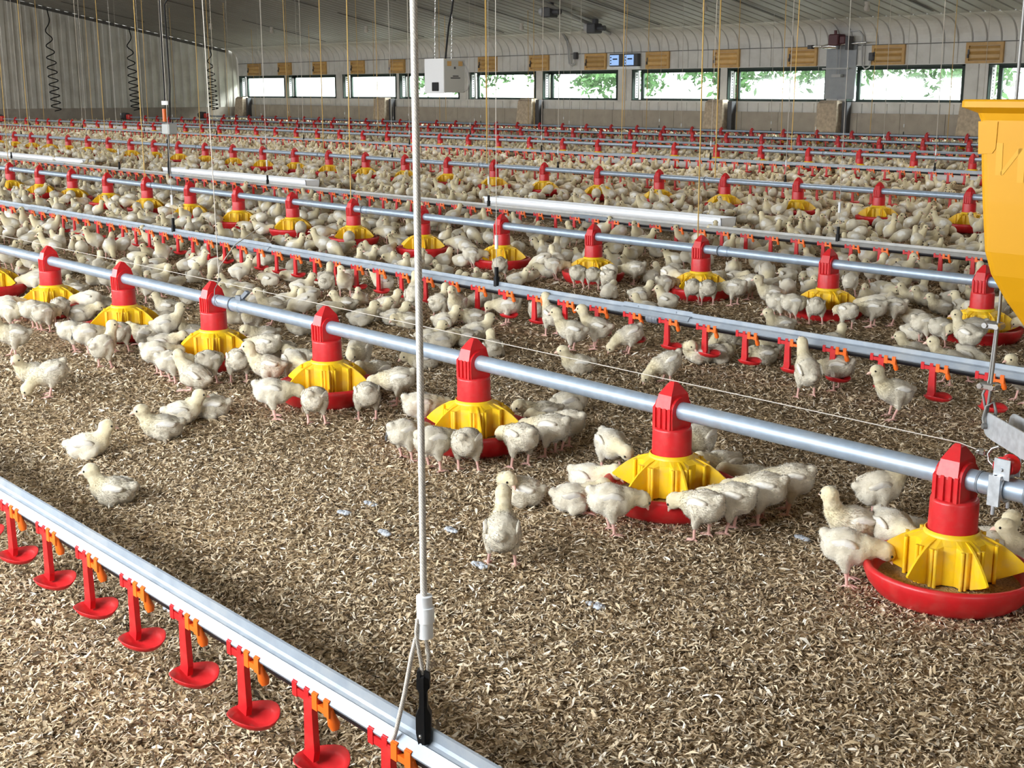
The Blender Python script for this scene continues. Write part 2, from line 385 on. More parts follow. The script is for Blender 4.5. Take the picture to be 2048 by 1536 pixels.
for i in range(0, len(nx)-1, 2): mb.box(nx[i], nx[i+1], YN-.30, YN, .83, 1.49)
struct('wall_front', mb, M['sheet'])
# outside: pale yard and a row of trees
me = bpy.data.meshes.new('ground_outside'); me.from_pydata([(-140, YF+.3, -.1), (60, YF+.3, -.1), (60, 140, -.1), (-140, 140, -.1)], [], [(0, 1, 2, 3)]); me.materials.append(M['outground'])
tag(link('ground_outside', me), kind='structure')

# ------------------------------------------------------------------ fittings of the far wall
IN = [(-39.83, -39.01), (-37.88, -37.08), (-35.79, -35.04), (-33.68, -32.98), (-31.70, -30.94), (-27.62, -26.86), (-25.55, -24.82), (-23.50, -22.76), (-21.44, -20.71),
      (-19.39, -18.64), (-17.33, -16.58), (-15.25, -14.50), (-13.18, -12.42)]
def make_inlet():
    e = empty('air_inlet'); f = MB(); w, h = .75, .39
    f.box(0, w, -.05, 0, 0, .05); f.box(0, w, -.05, 0, h-.06, h); f.box(0, .06, -.05, 0, .05, h-.06); f.box(w-.06, w, -.05, 0, .05, h-.06)
    f.build('surround', M['inlet'], e)
    p = MB(); p.prism([(-.012, .055), (-.05, .10), (-.05, .16), (-.018, .195), (-.045, .225), (-.045, .27), (-.01, .325), (.0, .325), (.0, .055)], 'x', .065, w-.065)
    p.build('flap', M['flap'], e)
    l = MB(); l.box(.05, .075, -.09, -.05, .10, .17); l.box(.045, .08, -.06, -.05, .17, .26); l.build('flap_lever', M['darkgrey'], e)
    return e
pos = ['', 'second', 'third', 'fourth', 'fifth', 'sixth', 'seventh', 'eighth', 'ninth', 'tenth', 'eleventh', 'twelfth']
base = make_inlet()
for i, (a, b) in enumerate(IN):
    o = base if i == 0 else copy_tree(base)
    o.location = (a, YF, 1.535); o.scale = ((b-a)/.75, 1, 1)
    w = 'nearest the end wall corner' if i == 0 else ('rightmost of the row' if i == 12 else '%s from the far corner' % nth(i+1))
    tag(o, 'brown air inlet with amber flap above the windows, '+w, 'air inlet', 'air inlets above the far windows')
POST = [(-40.05, .55, 'in the far corner'), (-31.86, .62, 'under the window beside the hanging heater'), (-25.44, .60, 'under the fifth far window'), (-19.10, .58, 'left of the window with leaves'),
        (-16.08, .56, 'below the grey winch panel'), (-12.85, .52, 'half hidden by the yellow hopper')]
for x, w, t in POST:
    e = empty('concrete_post', (x, YF-.06, 0)); h = w/2
    mb = MB(); b = [(-h, -.30), (h, -.30), (h, 0), (-h, 0)]; tt = [(-h*.86, -.24), (h*.86, -.24), (h*.86, 0), (-h*.86, 0)]; tc = [(-h*.7, -.19), (h*.7, -.19), (h*.7, 0), (-h*.7, 0)]
    v = [(p[0], p[1], 0) for p in b]+[(p[0], p[1], .77) for p in tt]+[(p[0], p[1], .83) for p in tc]
    mb.add(v, [(0, 1, 5, 4), (1, 2, 6, 5), (2, 3, 7, 6), (3, 0, 4, 7), (4, 5, 9, 8), (5, 6, 10, 9), (6, 7, 11, 10), (7, 4, 8, 11), (8, 9, 10, 11), (3, 2, 1, 0)])
    mb.build('stub', M['post'], e)
    c = MB(); c.box(h+.02, h+.14, -.14, 0.0, 0, .80); c.build('dark_strip', M['darkgrey'], e)  # dark upright strip at the wall beside the stub
    tag(e, 'rough concrete post stub against the far wall, '+t, 'post', 'concrete posts along the far wall')
# two controllers
for x, t in ((-22.55, 'left one'), (-22.06, 'right one')):
    e = empty('controller', (x, YF-.02, 1.60)); mb = MB(); mb.box(0, .44, -.12, 0, 0, .30, bev=.012); mb.build('housing', M['darkgrey'], e)
    p = MB(); p.box(.03, .32, -.132, -.12, .03, .27); s = p.build('screen', M['blueglow'], e)
    q = MB()
    for j in range(3): q.box(.05, .08, -.138, -.13, .06+.07*j, .09+.07*j)
    q.box(.13, .28, -.138, -.13, .16, .19); q.build('buttons', M['black'], s)
    tag(e, 'dark wall controller with a lit blue screen on the far wall, '+t, 'controller', 'blue screen controllers')
mb = MB(); mb.box(-22.63, -21.62, YF-.14, YF, 1.545, 1.60); tag(mb.build('cable_trunking', M['white']), 'white trunking strip beneath the two blue screen controllers', 'trunking')
# grey winch panel with its motor
e = empty('wall_winch', (-16.33, YF-.05, .86)); mb = MB(); mb.box(0, .72, 0, .05, 0, 1.12); mb.build('panel', M['sheet2'], e)
mb = MB(); mb.box(.22, .46, -.30, -.02, 1.07, 1.30, bev=.02); mb.box(.46, .60, -.26, -.06, 1.10, 1.26, bev=.02); mb.tube([(.30, -.16, 1.28), (.30, -.16, 1.38)], .03); mb.build('motor', M['maroon'], e)
mb = MB(); mb.tube([(-.35, -.16, 1.06), (1.05, -.16, 1.12)], .02, mi=0); mb.tube([(0, -.16, 1.05), (.20, -.16, 1.07), (.36, -.16, 1.05)], [.04, .07, .05]); mb.build('drive_shaft', M['steel'], e)
mb = MB(); mb.box(-.35, -.25, -.20, -.1, 1.02, 1.10); mb.box(.60, .68, -.24, -.06, .98, 1.25); mb.build('bearing_block', M['darkgrey'], e)
mb = MB(); mb.box(.0, .60, -.14, -.06, .60, .63); mb.box(.24, .46, -.14, -.06, .44, .5); mb.tube([(.33, -.1, .48), (.33, -.1, 1.1)], .008); mb.tube([(.40, -.1, .48), (.40, -.1, 1.1)], .008); mb.build('guide_bracket', M['battleship'], e)
tag(e, 'grey winch panel with maroon motor and cross shaft on the far wall', 'winch')
e = tag(empty('isolator_switch', (-15.24, YF-.02, 1.62)), 'small isolator switch with looped conduit right of the maroon winch motor', 'switch')
mb = MB(); mb.box(-.05, .05, -.08, 0, 0, .16, bev=.01); mb.build('switch_box', M['darkgrey'], e)
mb = MB(); mb.tube([(.0, -.06, 0), (-.03, -.06, -.12), (-.12, -.06, -.16), (-.2, -.06, -.08), (-.22, -.06, .2), (-.22, -.06, .5), (-.3, -.08, .6), (-.5, -.08, .6)], .018); mb.build('conduit', M['battleship'], e)
e = tag(empty('isolator_switch', (-23.80, YF-.02, 1.80)), 'small isolator switch at the end of the conduit dropping from the ceiling', 'switch')
mb = MB(); mb.box(-.05, .05, -.09, 0, 0, .17, bev=.01); mb.build('switch_box', M['darkgrey'], e)
mb = MB()
for d in (0, .05):
    mb.tube([(0, -.06-d*.3, 0), (-.01, -.06, -.12+d), (-.1+d*.3, -.06, -.17+d), (-.22+d, -.06, -.1), (-.26+d, -.06, .25), (-.28+d, -.10, .45), (.08+d, -.7, .72), (.7+d, -2.2, 1.02)], .016)
mb.build('conduit', M['battleship'], e)
# winch motors and a bar under the ceiling
for (x, y, t) in ((-21.4, 20.2, 'upper of the two'), (-21.55, 21.75, 'lower of the two')):
    z = ceil_z(y)-.05; e = empty('ceiling_winch', (x, y, z)); mb = MB(); mb.box(-.16, .10, -.14, .14, -.26, -.04, bev=.02); mb.box(-.05, .05, -.05, .05, -.05, .06); mb.build('gearbox', M['darkgrey'], e)
    mb = MB(); mb.tube([(-.30, 0, -.12), (-.17, 0, -.12)], .09, n=14); mb.build('cable_drum', M['battleship'], e)
    mb = MB(); mb.tube([(.10, 0, -.15), (.30, 0, -.15)], .06, n=12); mb.build('motor', M['darkgrey'], e)
    tag(e, 'dark winch motor with cable drum under the ceiling, '+t, 'winch', 'winch motors under the ceiling')
mb = MB(); a, b = Vector((-20.75, 18.6, ceil_z(18.6)-.14)), Vector((-22.2, 22.9, 2.36)); mb.tube([a, b], .045, n=6)
tag(mb.build('drive_bar', M['battleship']), 'long grey drive bar sloping under the ceiling beside the winch motors', 'bar')
for j, (x, y) in enumerate(((-29.5, 21.0), (-33.5, 20.5), (-26.3, 20.8), (-23.9, 21.6), (-17.6, 20.9), (-35.6, 19.7), (-14.2, 21.5))):
    mb = MB(); z = ceil_z(y); mb.lathe([(.05, 0), (.05, -.05), (.03, -.06), (.055, -.09), (.06, -.13), (.045, -.17), (.001, -.18)], 10, (x, y, z-.02))
    tag(mb.build('ceiling_bulb', M['cord_white']), 'small unlit pale bulb under the ceiling sheets', 'bulb', 'small bulbs under the ceiling')

# ------------------------------------------------------------------ hanging heater and junction box
hx, hy = -14.27, 11.46
e = tag(empty('heater', (hx, hy, .99)), 'white and grey box heater hanging on chains in front of the windows', 'heater')
Mh = Matrix.Rotation(math.radians(0), 4, 'Z')
mb = MB(); mb.box(-.43, .0, -.015, .0, 0, .47, bev=.005); o = mb.build('white_front', M['heaterw'], e)
mb = MB(); mb.box(-.25, -.11, -.03, -.015, .03, .15, bev=.005); o = mb.build('outlet_grille', M['black'], o)
mb = MB(); mb.box(-.425, .0, .0, .37, .01, .455, bev=.006); o = mb.build('grey_casing', M['heaterg'], e)
mb = MB(); mb.box(.0, .006, .05, .12, .37, .435); mb.box(.0, .006, .25, .32, .37, .435); mb.build('warning_label', M['flap'], o)
mb = MB(); mb.box(.0, .005, .17, .20, .33, .36); mb.box(.0, .004, .11, .28, .20, .215); mb.box(.0, .004, .15, .25, .225, .24); mb.build('nameplate', M['darkgrey'], o)
mb = MB()
for (x0, x1) in ((-.40, -.34), (-.03, .05)):
    n = 40
    for q in range(n):
        t = q/n; x = x0+(x1-x0)*t; z = .46+t*1.95
        mb.tube([(x, .15, z), (x+.006*(-1)**q, .15+.006*(1 if q % 2 else 0), z+.026), (x, .15, z+.05)], .007, n=5)
mb.build('hanging_chain', M['steel'], e)
mb = MB(); mb.tube([(-.1, .1, .47), (-.02, .1, .9), (.05, .1, 1.1), (.12, .1, 1.4), (.2, .1, 1.8), (.3, .1, 2.6), (.3, .1, 3.4)], .014, n=6); mb.build('supply_cable', M['black'], e)
mb = MB(); mb.tube([(.01, .33, .44), (.03, .40, .3), (.03, .42, .15), (.02, .40, .05), (.01, .34, .03)], .008, n=6); mb.build('loose_cable', M['battleship'], e)
mb = MB(); mb.tube([(hx-.3, hy+.1, 3.3), (hx+2.6, hy+.1, 3.36)], .03); tag(mb.build('conduit_pipe', M['battleship']), 'pale conduit pipe from which the box heater hangs', 'pipe')
bx, by = -12.57, 6.42
e = tag(empty('junction_box', (bx, by, .58)), 'small grey junction box hanging over the third drinker rail at the left', 'box')
mb = MB(); mb.box(-.085, .075, -.05, .05, 0, .11, bev=.008); mb.build('housing', M['greyplastic'] if False else M['heaterg'], e)
mb = MB(); mb.tube([(-.07, 0, .12), (-.07, 0, .9), (-.05, 0, 1.6), (-.03, 0, 3.0)], .008, n=6); mb.tube([(-.03, .02, .12), (.02, .02, .5), (.0, .02, 1.3), (.42, .02, 1.6), (.48, .02, 1.95), (.2, .02, 2.6)], .008, n=6); mb.build('cable', M['black'], e)
mb = MB(); mb.tube([(-.04, 0, 0), (-.06, 0, -.28)], .013, n=6, mi=0); mb.tube([(-.06, 0, -.28), (-.065, 0, -.44)], .019, n=6); mb.build('sensor_rod', M['black'], e)
mb = MB(); mb.box(-.09, .04, -.03, -.02, .30, .34); mb.build('paper_tag', M['white'], e)
mb = MB(); mb.tube([(-.06, -.02, .13), (-.06, -.02, .26)], .022, mi=0); mb.build('cable_gland', M['orange'], e)
# coiled cables by the end wall
for x, yy, z1_, t in ((-39.5, 16.35, 3.45, 'leftmost'), (-39.5, 18.95, 2.95, 'middle'), (-39.5, 21.75, 2.40, 'rightmost')):
    mb = MB(); pts = []; n = 200; T = 9.5
    for i in range(n):
        t_ = i/(n-1); z = z1_-(z1_-.42)*(1-(1-t_)**1.0)**.8; r = .05+.09*min(1, t_*2.2)
        pts.append((x+r*math.cos(2*PI*T*t_**1.35), yy+.08*t_+r*math.sin(2*PI*T*t_**1.35), z))
    mb.tube(pts, .017, n=5); e = mb.build('coiled_cable', M['black'])
    tag(e, 'black coiled cable hanging in front of the ribbed end wall, %s of three' % t, 'cable', 'coiled cables at the end wall')
# ------------------------------------------------------------------ unseen tube lamps added along the ridge for fill light
M['tube'] = bpy.data.materials.new('fill_lamp_tube'); M['tube'].use_nodes = True
_b = M['tube'].node_tree.nodes['Principled BSDF']; _b.inputs['Emission Color'].default_value = (1, .93, .82, 1); _b.inputs['Emission Strength'].default_value = 6
for i in range(8):
    x = 2.0-6.1*i; z = 4.30
    e = tag(empty('fill_tube_lamp', (x, 11.46, z)), 'added tube lamp for fill light under the roof ridge', 'lamp', 'added fill lamps under the ridge')
    mb = MB(); mb.box(-.75, .75, -.06, .06, .04, .10); mb.tube([(-.6, 0, .10), (-.6, 0, .24)], .008); mb.tube([(.6, 0, .10), (.6, 0, .24)], .008); mb.build('housing', M['white'], e)
    mb = MB(); mb.tube([(-.72, 0, .0), (.72, 0, .0)], .02, 10); mb.build('tube', M['tube'], e)
    a = area('fill_lamp_light', (x, 11.46, z-.04), (0, 0, 0), 1.45, .12, 50.0, (1.0, .93, .82))
# ------------------------------------------------------------------ feeder lines
ORD = ['front', 'second', 'third', 'fourth', 'fifth', 'farthest']
FL = [(-1.271, 2.342, .256), (-2.669+.7625, 5.014, .245), (-4.868, 8.842, .262), (-16.139, 14.079, .245), (-19.858, 17.942, .247), (-24.417, 20.571, .25)]
SPF = .7625
PANS = []                                                    # (x, y, line, label phrase) of every pan, used to settle the birds
def make_feeder():
    e = empty('pan_feeder')
    p = MB(); p.lathe([(.001, .004), (.12, .003), (.136, .001), (.150, .012), (.164, .030), (.1715, .048), (.173, .060), (.1705, .067), (.164, .068), (.158, .062), (.150, .046), (.138, .032), (.12, .026), (.001, .026)], 40)
    po = p.build('pan', M['red'], e)
    f = MB(); NP = 26
    prof = [(.146, .034), (.13, .038), (.11, .036), (.09, .042), (.001, .044)]; f.lathe(prof, NP, mi=0)
    for i, v in enumerate(f.v):
        f.v[i] = (v[0], v[1], v[2]+.004*mnoise.noise(Vector(v)*60))
    f.build('feed', M['feed'], po)
    y = MB(); y.lathe([(.0515, .135), (.0525, .146), (.0545, .146), (.057, .136)], 30)
    N6 = 6
    top = []; bot = []; ring = []
    for k in range(N6):                                      # star-shaped drum: corners at the fins, hollow panels between
        a = 2*PI*k/N6
        for da, r, zt in ((-.2, .089, .122), (.2, .089, .122), (PI/6-.17, .072, .127), (PI/6+.17, .072, .127)):
            t = a+da; top.append((r*math.cos(t), r*math.sin(t), zt)); bot.append((r*.985*math.cos(t), r*.985*math.sin(t), .045)); ring.append((.056*math.cos(t), .056*math.sin(t), .137))
    n = len(top); y.add(ring+top+bot, [(i, (i+1) % n, n+(i+1) % n, n+i) for i in range(n)]+[(n+i, n+(i+1) % n, 2*n+(i+1) % n, 2*n+i) for i in range(n)])
    for k in range(N6):
        a = 2*PI*k/N6; Mx = Matrix.Rotation(a, 4, 'Z')
        prof = [(.060, .136), (.078, .131), (.098, .121), (.118, .108), (.136, .093), (.152, .077), (.150, .073), (.130, .063), (.110, .054), (.092, .046), (.07, .046), (.06, .1)]
        y.prism(prof, 'y', -.0022, .0022, M=Mx)
        for s in (-1, 1):
            for q in (.0125, .0215): y.tube([Mx @ Vector((.0885-.1*q*.3, s*q, .044)), Mx @ Vector((.0885-.1*q*.3, s*q, .124))], .0042, 6)
        b = Matrix.Rotation(a+PI/6, 4, 'Z')
    g_ = y.build('grill', M['yellow'], e); g_.rotation_euler = (0, 0, .48+PI/3)
    c = MB(); c.lathe([(.0495, .134), (.0485, .205), (.0475, .211), (.042, .212), (.001, .212)], 32); c.build('drop_tube', M['red'], e)
    k = MB(); pr = [(-.034, .205), (-.036, .256)]+[(.036*math.cos(PI-PI*i/10), .256+.034*math.sin(PI-PI*i/10)) for i in range(1, 10)]+[(.036, .256), (.034, .205)]
    k.prism(pr, 'x', -.030, .030)
    for x in (-.026, -.009, .008, .022): k.prism([(-.040, .207), (-.0405, .262), (-.034, .268), (-.034, .207)], 'x', x-.004, x+.004); k.prism([(.040, .207), (.0405, .262), (.034, .268), (.034, .207)], 'x', x-.004, x+.004)
    k.build('saddle', M['red'], e)
    h = MB(); b_ = [(-.024, -.039, .262), (.024, -.039, .262), (.024, .039, .262), (-.024, .039, .262)]; m_ = [(-.021, -.030, .295), (.021, -.030, .295), (.021, .030, .295), (-.021, .030, .295)]
    t_ = [(-.010, -.010, .320), (.010, -.010, .320), (.010, .010, .320), (-.010, .010, .320)]; u_ = [(-.006, -.005, .325), (.006, -.005, .325), (.006, .005, .325), (-.006, .005, .325)]
    h.add(b_+m_+t_+u_, [(i+4*r, (i+1) % 4+4*r, (i+1) % 4+4*r+4, i+4*r+4) for r in range(3) for i in range(4)]+[(12, 13, 14, 15), (3, 2, 1, 0)])
    h.build('locking_cap', M['red'], e)
    return e
fbase = make_feeder(); first = True
for li, (x0, y0, z0) in enumerate(FL):
    k = -40; vis = []
    while x0+SPF*k < 4:
        x = x0+SPF*k
        if x > -37.2:
            sx, sy_, d = screen(x, y0, .15)
            if -150 < sx < 2230 and d > 0: vis.append(x)
        k += 1
    vis.sort(reverse=True); shown = 0
    for x in vis:
        o = fbase if first else copy_tree(fbase); first = False
        sx = screen(x, y0, .2)[0]
        o.location = (x, y0, z0-.256 if li else 0)
        inview = sx < 1950
        shown += 1
        w = 'at the right end of' if shown == 1 else '%s from the right on' % nth(shown)
        tag(o, 'red and yellow pan feeder %s the %s feeder line' % (w, ORD[li]), 'poultry feeder', 'pan feeders on the %s feeder line' % ORD[li])
        PANS.append((x, y0, li, shown))
    zz = z0
    e = tag(empty('feed_pipe', (0, y0, zz)), 'grey galvanised feed pipe of the %s feeder line' % ORD[li], 'pipe', 'feed pipes')
    mb = MB(); mb.tube([(-37.6, 0, 0), (-20, 0, 0), (-6, 0, 0), (4 if li else 2, 0, 0)], .0225, 18); mb.build('pipe', M['pipe'], e)
    off = {0: -4.14, 1: -4.05, 2: -7.35}.get(li, x0+.25)
    k = -12; cnt = 0
    while off+3.05*k < 2:
        x = off+3.05*k
        if x > -37 and -100 < screen(x, y0, .25)[0] < 2150:
            mb = MB(); mb.tube([(x-.022, 0, 0), (x-.02, 0, 0), (x+.035, 0, 0), (x+.037, 0, 0)], [.0225, .0255, .0255, .0225], 18)
            mb.tube([(x-.028, 0, 0), (x-.024, 0, 0)], .0275, 18, mi=1)
            mb.build('coupling', [M['pipe'], M['greyplastic']], e)
            if li == 0 or li == 1: mb = MB(); mb.tube([(x-.13, 0, 0), (x-.125, 0, 0)], .0236, 18); mb.build('clip_ring', M['greyplastic'], e)
        k += 1
    if li == 0:
        mb = MB(); mb.box(-4.135, -4.10, -.010, .010, .02, .038); mb.prism([(-4.115, .03), (-4.09, .03), (-4.05, .056), (-4.07, .062)], 'y', -.006, .006); mb.build('coupling_latch', M['greyplastic'], e)
    if li >= 3:                                              # drive motor at the far end of the line
        m = tag(empty('auger_motor', (-37.7, y0, zz)), 'dark auger motor at the far end of the %s feeder line' % ORD[li], 'motor', 'auger motors')
        mb = MB(); mb.tube([(-.42, 0, .02), (-.12, 0, .02)], .11, 14); mb.build('motor_body', M['darkgrey'], m)
        mb = MB(); mb.box(-.10, .08, -.07, .07, -.07, .08, bev=.02); mb.build('gearbox', M['red_dull'], m)
# anti-roost wire above the front line
mb = MB(); mb.tube([(-9.5, 2.342, .318), (-4.3, 2.342, .328), (-2.8, 2.342, .327), (-1.27, 2.342, .327), (-1.215, 2.342, .318)], .0013, 5)
tag(mb.build('steel_wire', M['cord_white']), 'thin pale wire running over the caps of the front feeder line', 'wire')

# ------------------------------------------------------------------ drinker lines
DL = [(.938, .163), (3.743, .146), (6.422, .140), (10.0, .145), (12.62, .165), (16.45, .165), (19.15, .165), (21.95, .165)]
DN = ['nearest', 'second', 'third', 'fourth', 'fifth', 'sixth', 'seventh', 'farthest']
DX0 = [-2.600, -6.308, -6.892, -6.8, -7.0, -7.1, -7.0, -7.2]
SPN = .1906
RPROF = [(-.0165, .006), (-.0185, .010), (-.0075, .0255), (-.0035, .0225), (.002, .0250), (.0056, .0285), (.0062, .0430), (.0105, .0436), (.0105, .0416), (.0086, .0412), (.0076, .027), (.003, .0225), (-.0035, .0200), (-.0075, .0225), (-.0160, .0100)]
def cup_meshes():
    c = MB()
    n = 24; prof = [(.0, -.0095, 0), (.45, -.0085, 0), (.8, -.002, 0), (1.0, .0055, 0), (1.03, .0045, 0), (.84, -.006, 0), (.5, -.0125, 0), (.0, -.0135, 0)]
    v = []; f = []
    for (q, z, _) in prof:
        for j in range(n):
            a = 2*PI*j/n; r = .040*(1+.16*abs(math.cos(a))**5)*max(q, .02)
            v.append((.004+r*math.cos(a), -.014+r*math.sin(a), -.094+z+q*q*.004*math.cos(2*a)*-1))
    for i in range(len(prof)-1):
        for j in range(n): f.append((i*n+j, i*n+(j+1) % n, (i+1)*n+(j+1) % n, (i+1)*n+j))
    c.add(v, f, 0, True)
    c.prism([(-.036, -.094), (-.010, -.099), (-.006, -.082), (-.009, -.02), (-.008, .002), (-.030, .002), (-.030, -.02), (-.032, -.083)], 'y', -.020, -.010)   # flat stem
    c.box(-.062, .006, -.018, -.012, -.008, .004)
    for x in (-.062, -.030): c.box(x, x+.012, -.019, -.011, -.010, .012); c.box(x, x+.012, -.017, .013, .010, .014)
    o = MB()
    for x in (-.008, .022): o.box(x, x+.013, -.020, -.010, -.012, .013); o.box(x, x+.013, -.018, .013, .011, .0145)
    o.box(-.008, .034, -.019, -.011, -.010, -.001)
    o.tube([(.028, -.013, -.002), (.030, -.012, -.012), (.033, -.010, -.024), (.035, -.009, -.032)], [.0075, .007, .009, .006], 10)
    o.tube([(.035, -.009, -.032), (.036, -.008, -.042)], .0016, 6, mi=1)
    return c, o
cm, om = cup_meshes()
for li, (y0, z0) in enumerate(DL):
    near = li < 3
    e = tag(empty('drinker_line', (0, y0, z0)), '%s drinker line, metal rail over hanging red cups' % DN[li], 'drinker line', 'nipple drinker lines')
    x1 = -.2 if li == 0 else 4.0
    mb = MB(); mb.prism(RPROF, 'x', -37.5, x1); mb.build('rail', M['rail'] if li in (0, 1, 4, 5, 6, 7) else M['rail_dusty'], e)
    mb = MB(); mb.tube([(-37.5, 0, 0), (-10, 0, 0), (x1, 0, 0)], .0115, 10); mb.build('water_pipe', M['darkpipe'], e)
    mb = MB(); mb.box(-37.5, x1, -.010, .010, .006, .020); mb.build('pipe_cradle', M['darkpipe'], e)
    cup = MB(); nip = MB(); xs = []
    k = int((-37-DX0[li])/SPN)
    while DX0[li]+SPN*k < x1-.1:
        x = DX0[li]+SPN*k; sx, sy_, d = screen(x, y0, .1)
        if d > 0 and -120 < sx < 2170 and sy_ < 1700: xs.append(x)
        k += 1
    xs.sort(reverse=True)
    lead = xs[:100]; rest = xs[100:]
    if near:
        c0 = cm.build('drinker_cup', M['red'], e); n0 = om.build('nipple_valve', [M['orange'], M['steel']], c0)
    else:
        both = MB(); both.v = cm.v+om.v; both.f = cm.f+[tuple(i+len(cm.v) for i in q) for q in om.f]; both.m = cm.m+[1]*len(om.m); both.sm = cm.sm+om.sm
        c0 = both.build('drinker_cup', [M['red'] if li > 3 else M['red_dull'], M['orange']], e)
    for i, x in enumerate(lead):
        o = c0 if i == 0 else copy_tree(c0, e); o.location = (x, 0, 0)
    if rest:
        big = MB()
        for x in rest: big.add([(p[0]+x, p[1], p[2]) for p in cm.v], cm.f)
        tag(big.build('drinker_cup', M['red'], e), kind='stuff')
    for x in {1: (-3.361, -6.41, -9.46, -12.5), 2: (-6.386, -9.44, -12.5, -15.5), 3: (-8.0, -11.05, -14.1), 0: ()}.get(li, (-9, -12, -15, -18)):
        mb = MB(); mb.tube([(x-.03, 0, 0), (x-.028, 0, 0), (x+.028, 0, 0), (x+.03, 0, 0)], [.0185, .0195, .0195, .0185], 14)
        for q in (-.018, 0, .018): mb.tube([(x+q-.003, 0, 0), (x+q+.003, 0, 0)], .0205, 14)
        mb.build('pipe_coupling', M['greyplastic'], e)
        xa = x-.17; mb = MB()
        mb.prism([(p[0]+.0015*(1 if p[0] > 0 else -1), p[1]+.004) for p in RPROF], 'x', xa, xa+.36)
        for q in (.08, .28): mb.sphere((xa+q, .0075, .036), .0042, 8, 0)
        mb.build('splice_plate', M['rail'], e)

# ------------------------------------------------------------------ suspension cords
def cord(x, y, zb, m, label, hanger=True, lean=0.0, r=.0026, adj=True, group='suspension cords', zh=.0):
    e = tag(empty('suspension_cord', (x, y, zb)), label, 'cord', group)
    ht = ceil_z(y)-zb-.02; mb = MB(); zt = .085 if hanger else 0
    mb.tube([(0, 0, zt), (lean*.3, 0, ht*.35), (lean, 0, ht)], r, 5); mb.build('cord', m, e)
    if hanger:
        mb = MB(); mb.box(-.006, .006, -.007, .007, .045, .088); mb.box(-.009, .009, -.010, .010, .0, .045); mb.build('hanger_clip', M['black'], e)
        if adj: mb = MB(); mb.tube([(0, 0, .17), (0, 0, .23)], .008, 8); mb.build('adjuster', M['white'], e)
    return e
# nearest drinker line: the thick rope in front
e = tag(empty('rope', (-1.226, .938, .193)), 'thick braided rope with white adjuster holding up the nearest drinker line', 'rope')
mb = MB(); mb.tube([(.004, 0, .165), (.004, .0, .5), (.002, 0, 1.3), (0, 0, 2.37)], .0044, 12); mb.build('braid', M['rope'], e)
mb = MB(); mb.tube([(.006, 0, .144), (.005, 0, .20)], .0105, 14); mb.tube([(.008, 0, .166), (.008, 0, .186)], .0112, 14); mb.build('adjuster', M['white'], e)
mb = MB(); mb.tube([(.005, -.011, .172), (.004, -.013, .155), (.003, -.011, .14), (.001, -.004, .11), (-.001, 0, .088), (.004, .004, .088), (.007, .004, .12), (.006, 0, .146)], .0026, 8); mb.build('loop', M['rope'], e)
mb = MB(); mb.tube([(.002, -.012, .145), (-.006, -.013, .12), (-.022, -.014, .06), (-.040, -.016, .0), (-.044, -.018, -.012)], [.003, .003, .003, .003, .0036], 8); mb.build('rope_tail', M['rope'], e)
mb = MB(); mb.prism([(-.0075, .096), (-.003, .098), (-.003, .088), (.003, .088), (.003, .098), (.0085, .095), (.009, .074), (.005, .068), (.0055, .045), (.010, .036), (.010, .012), (.0065, -.011), (-.0065, -.011), (-.010, .010), (-.010, .034), (-.0055, .045), (-.005, .066), (-.0085, .074)], 'y', -.006, .006, M=Matrix.Translation((.0, 0, .0)) @ Matrix.Rotation(math.radians(45), 4, 'Z'))
mb.box(-.0018, .0018, -.012, .012, -.004, .09, M=Matrix.Rotation(math.radians(45), 4, 'Z'))
o = mb.build('hanger_clip', M['black'], e)
mb = MB(); mb.sphere((.003, -.008, .006), .003, 8); mb.build('rivet', M['steel'], o)
cn = 0
pend = []
for li, (y0, z0) in enumerate(DL):
    xs = {1: [-4.306, -7.355, -10.45], 2: [-4.347, -7.477, -10.673, -13.829, -17.0]}.get(li, [-4.3-3.08*k for k in range(-1, 11)])
    if li == 0: continue
    for x in xs: pend.append((x, y0, z0+.020, 'white', 'the %s drinker line' % DN[li], True))
for li, (x0, y0, z0) in enumerate(FL):
    xs = [-4.265, -7.33] if li == 0 else [-4.22-3.05*k for k in range(-1, 11)]
    for x in xs: pend.append((x, y0, z0+.022+(.055 if li == 0 else 0), 'ochre' if li >= 1 else 'white', 'the %s feeder line' % ORD[li], False))
byl = {}
for p in pend:
    s = screen(p[0], p[1], .3); t = screen(p[0], p[1], 1.2)
    if -30 < s[0] < 2080 and -60 < t[0] < 2080: byl.setdefault((p[4], p[5]), []).append(p)
for (ln, hang), ps in byl.items():
    ps.sort(key=lambda p: -p[0])
    for i, p in enumerate(ps):
        w = 'rightmost' if i == 0 else '%s from the right' % nth(i+1)
        lb = 'thin %s cord from the ceiling to %s, %s' % (p[3], ln, w)
        c = cord(p[0], p[1], p[2], M['cord_white'] if p[3] == 'white' else M['cord_ochre'], lb, hang, R.uniform(-.05, .05), (.0055 if p[1] > 7 else .0035) if p[3] == 'ochre' else (.0036 if p[1] > 8 else .0018), True, 'cords to '+ln)
        if ln == 'the front feeder line' and i == 0:
            mb = MB(); mb.tube([(0, 0, .02), (-.01, .01, .05), (-.05, .10, .12), (-.13, .26, .17)], .002, 5); mb.build('cord_tail', M['cord_white'], c)
            mb = MB(); mb.tube([(0, 0, .0), (.0, -.02, -.03), (.02, -.034, -.06), (.03, -.028, -.078)], .0016, 5); mb.tube([(-.004, 0, 0), (.006, 0, .006)], .006, 6); mb.build('knot', M['cable'], c)

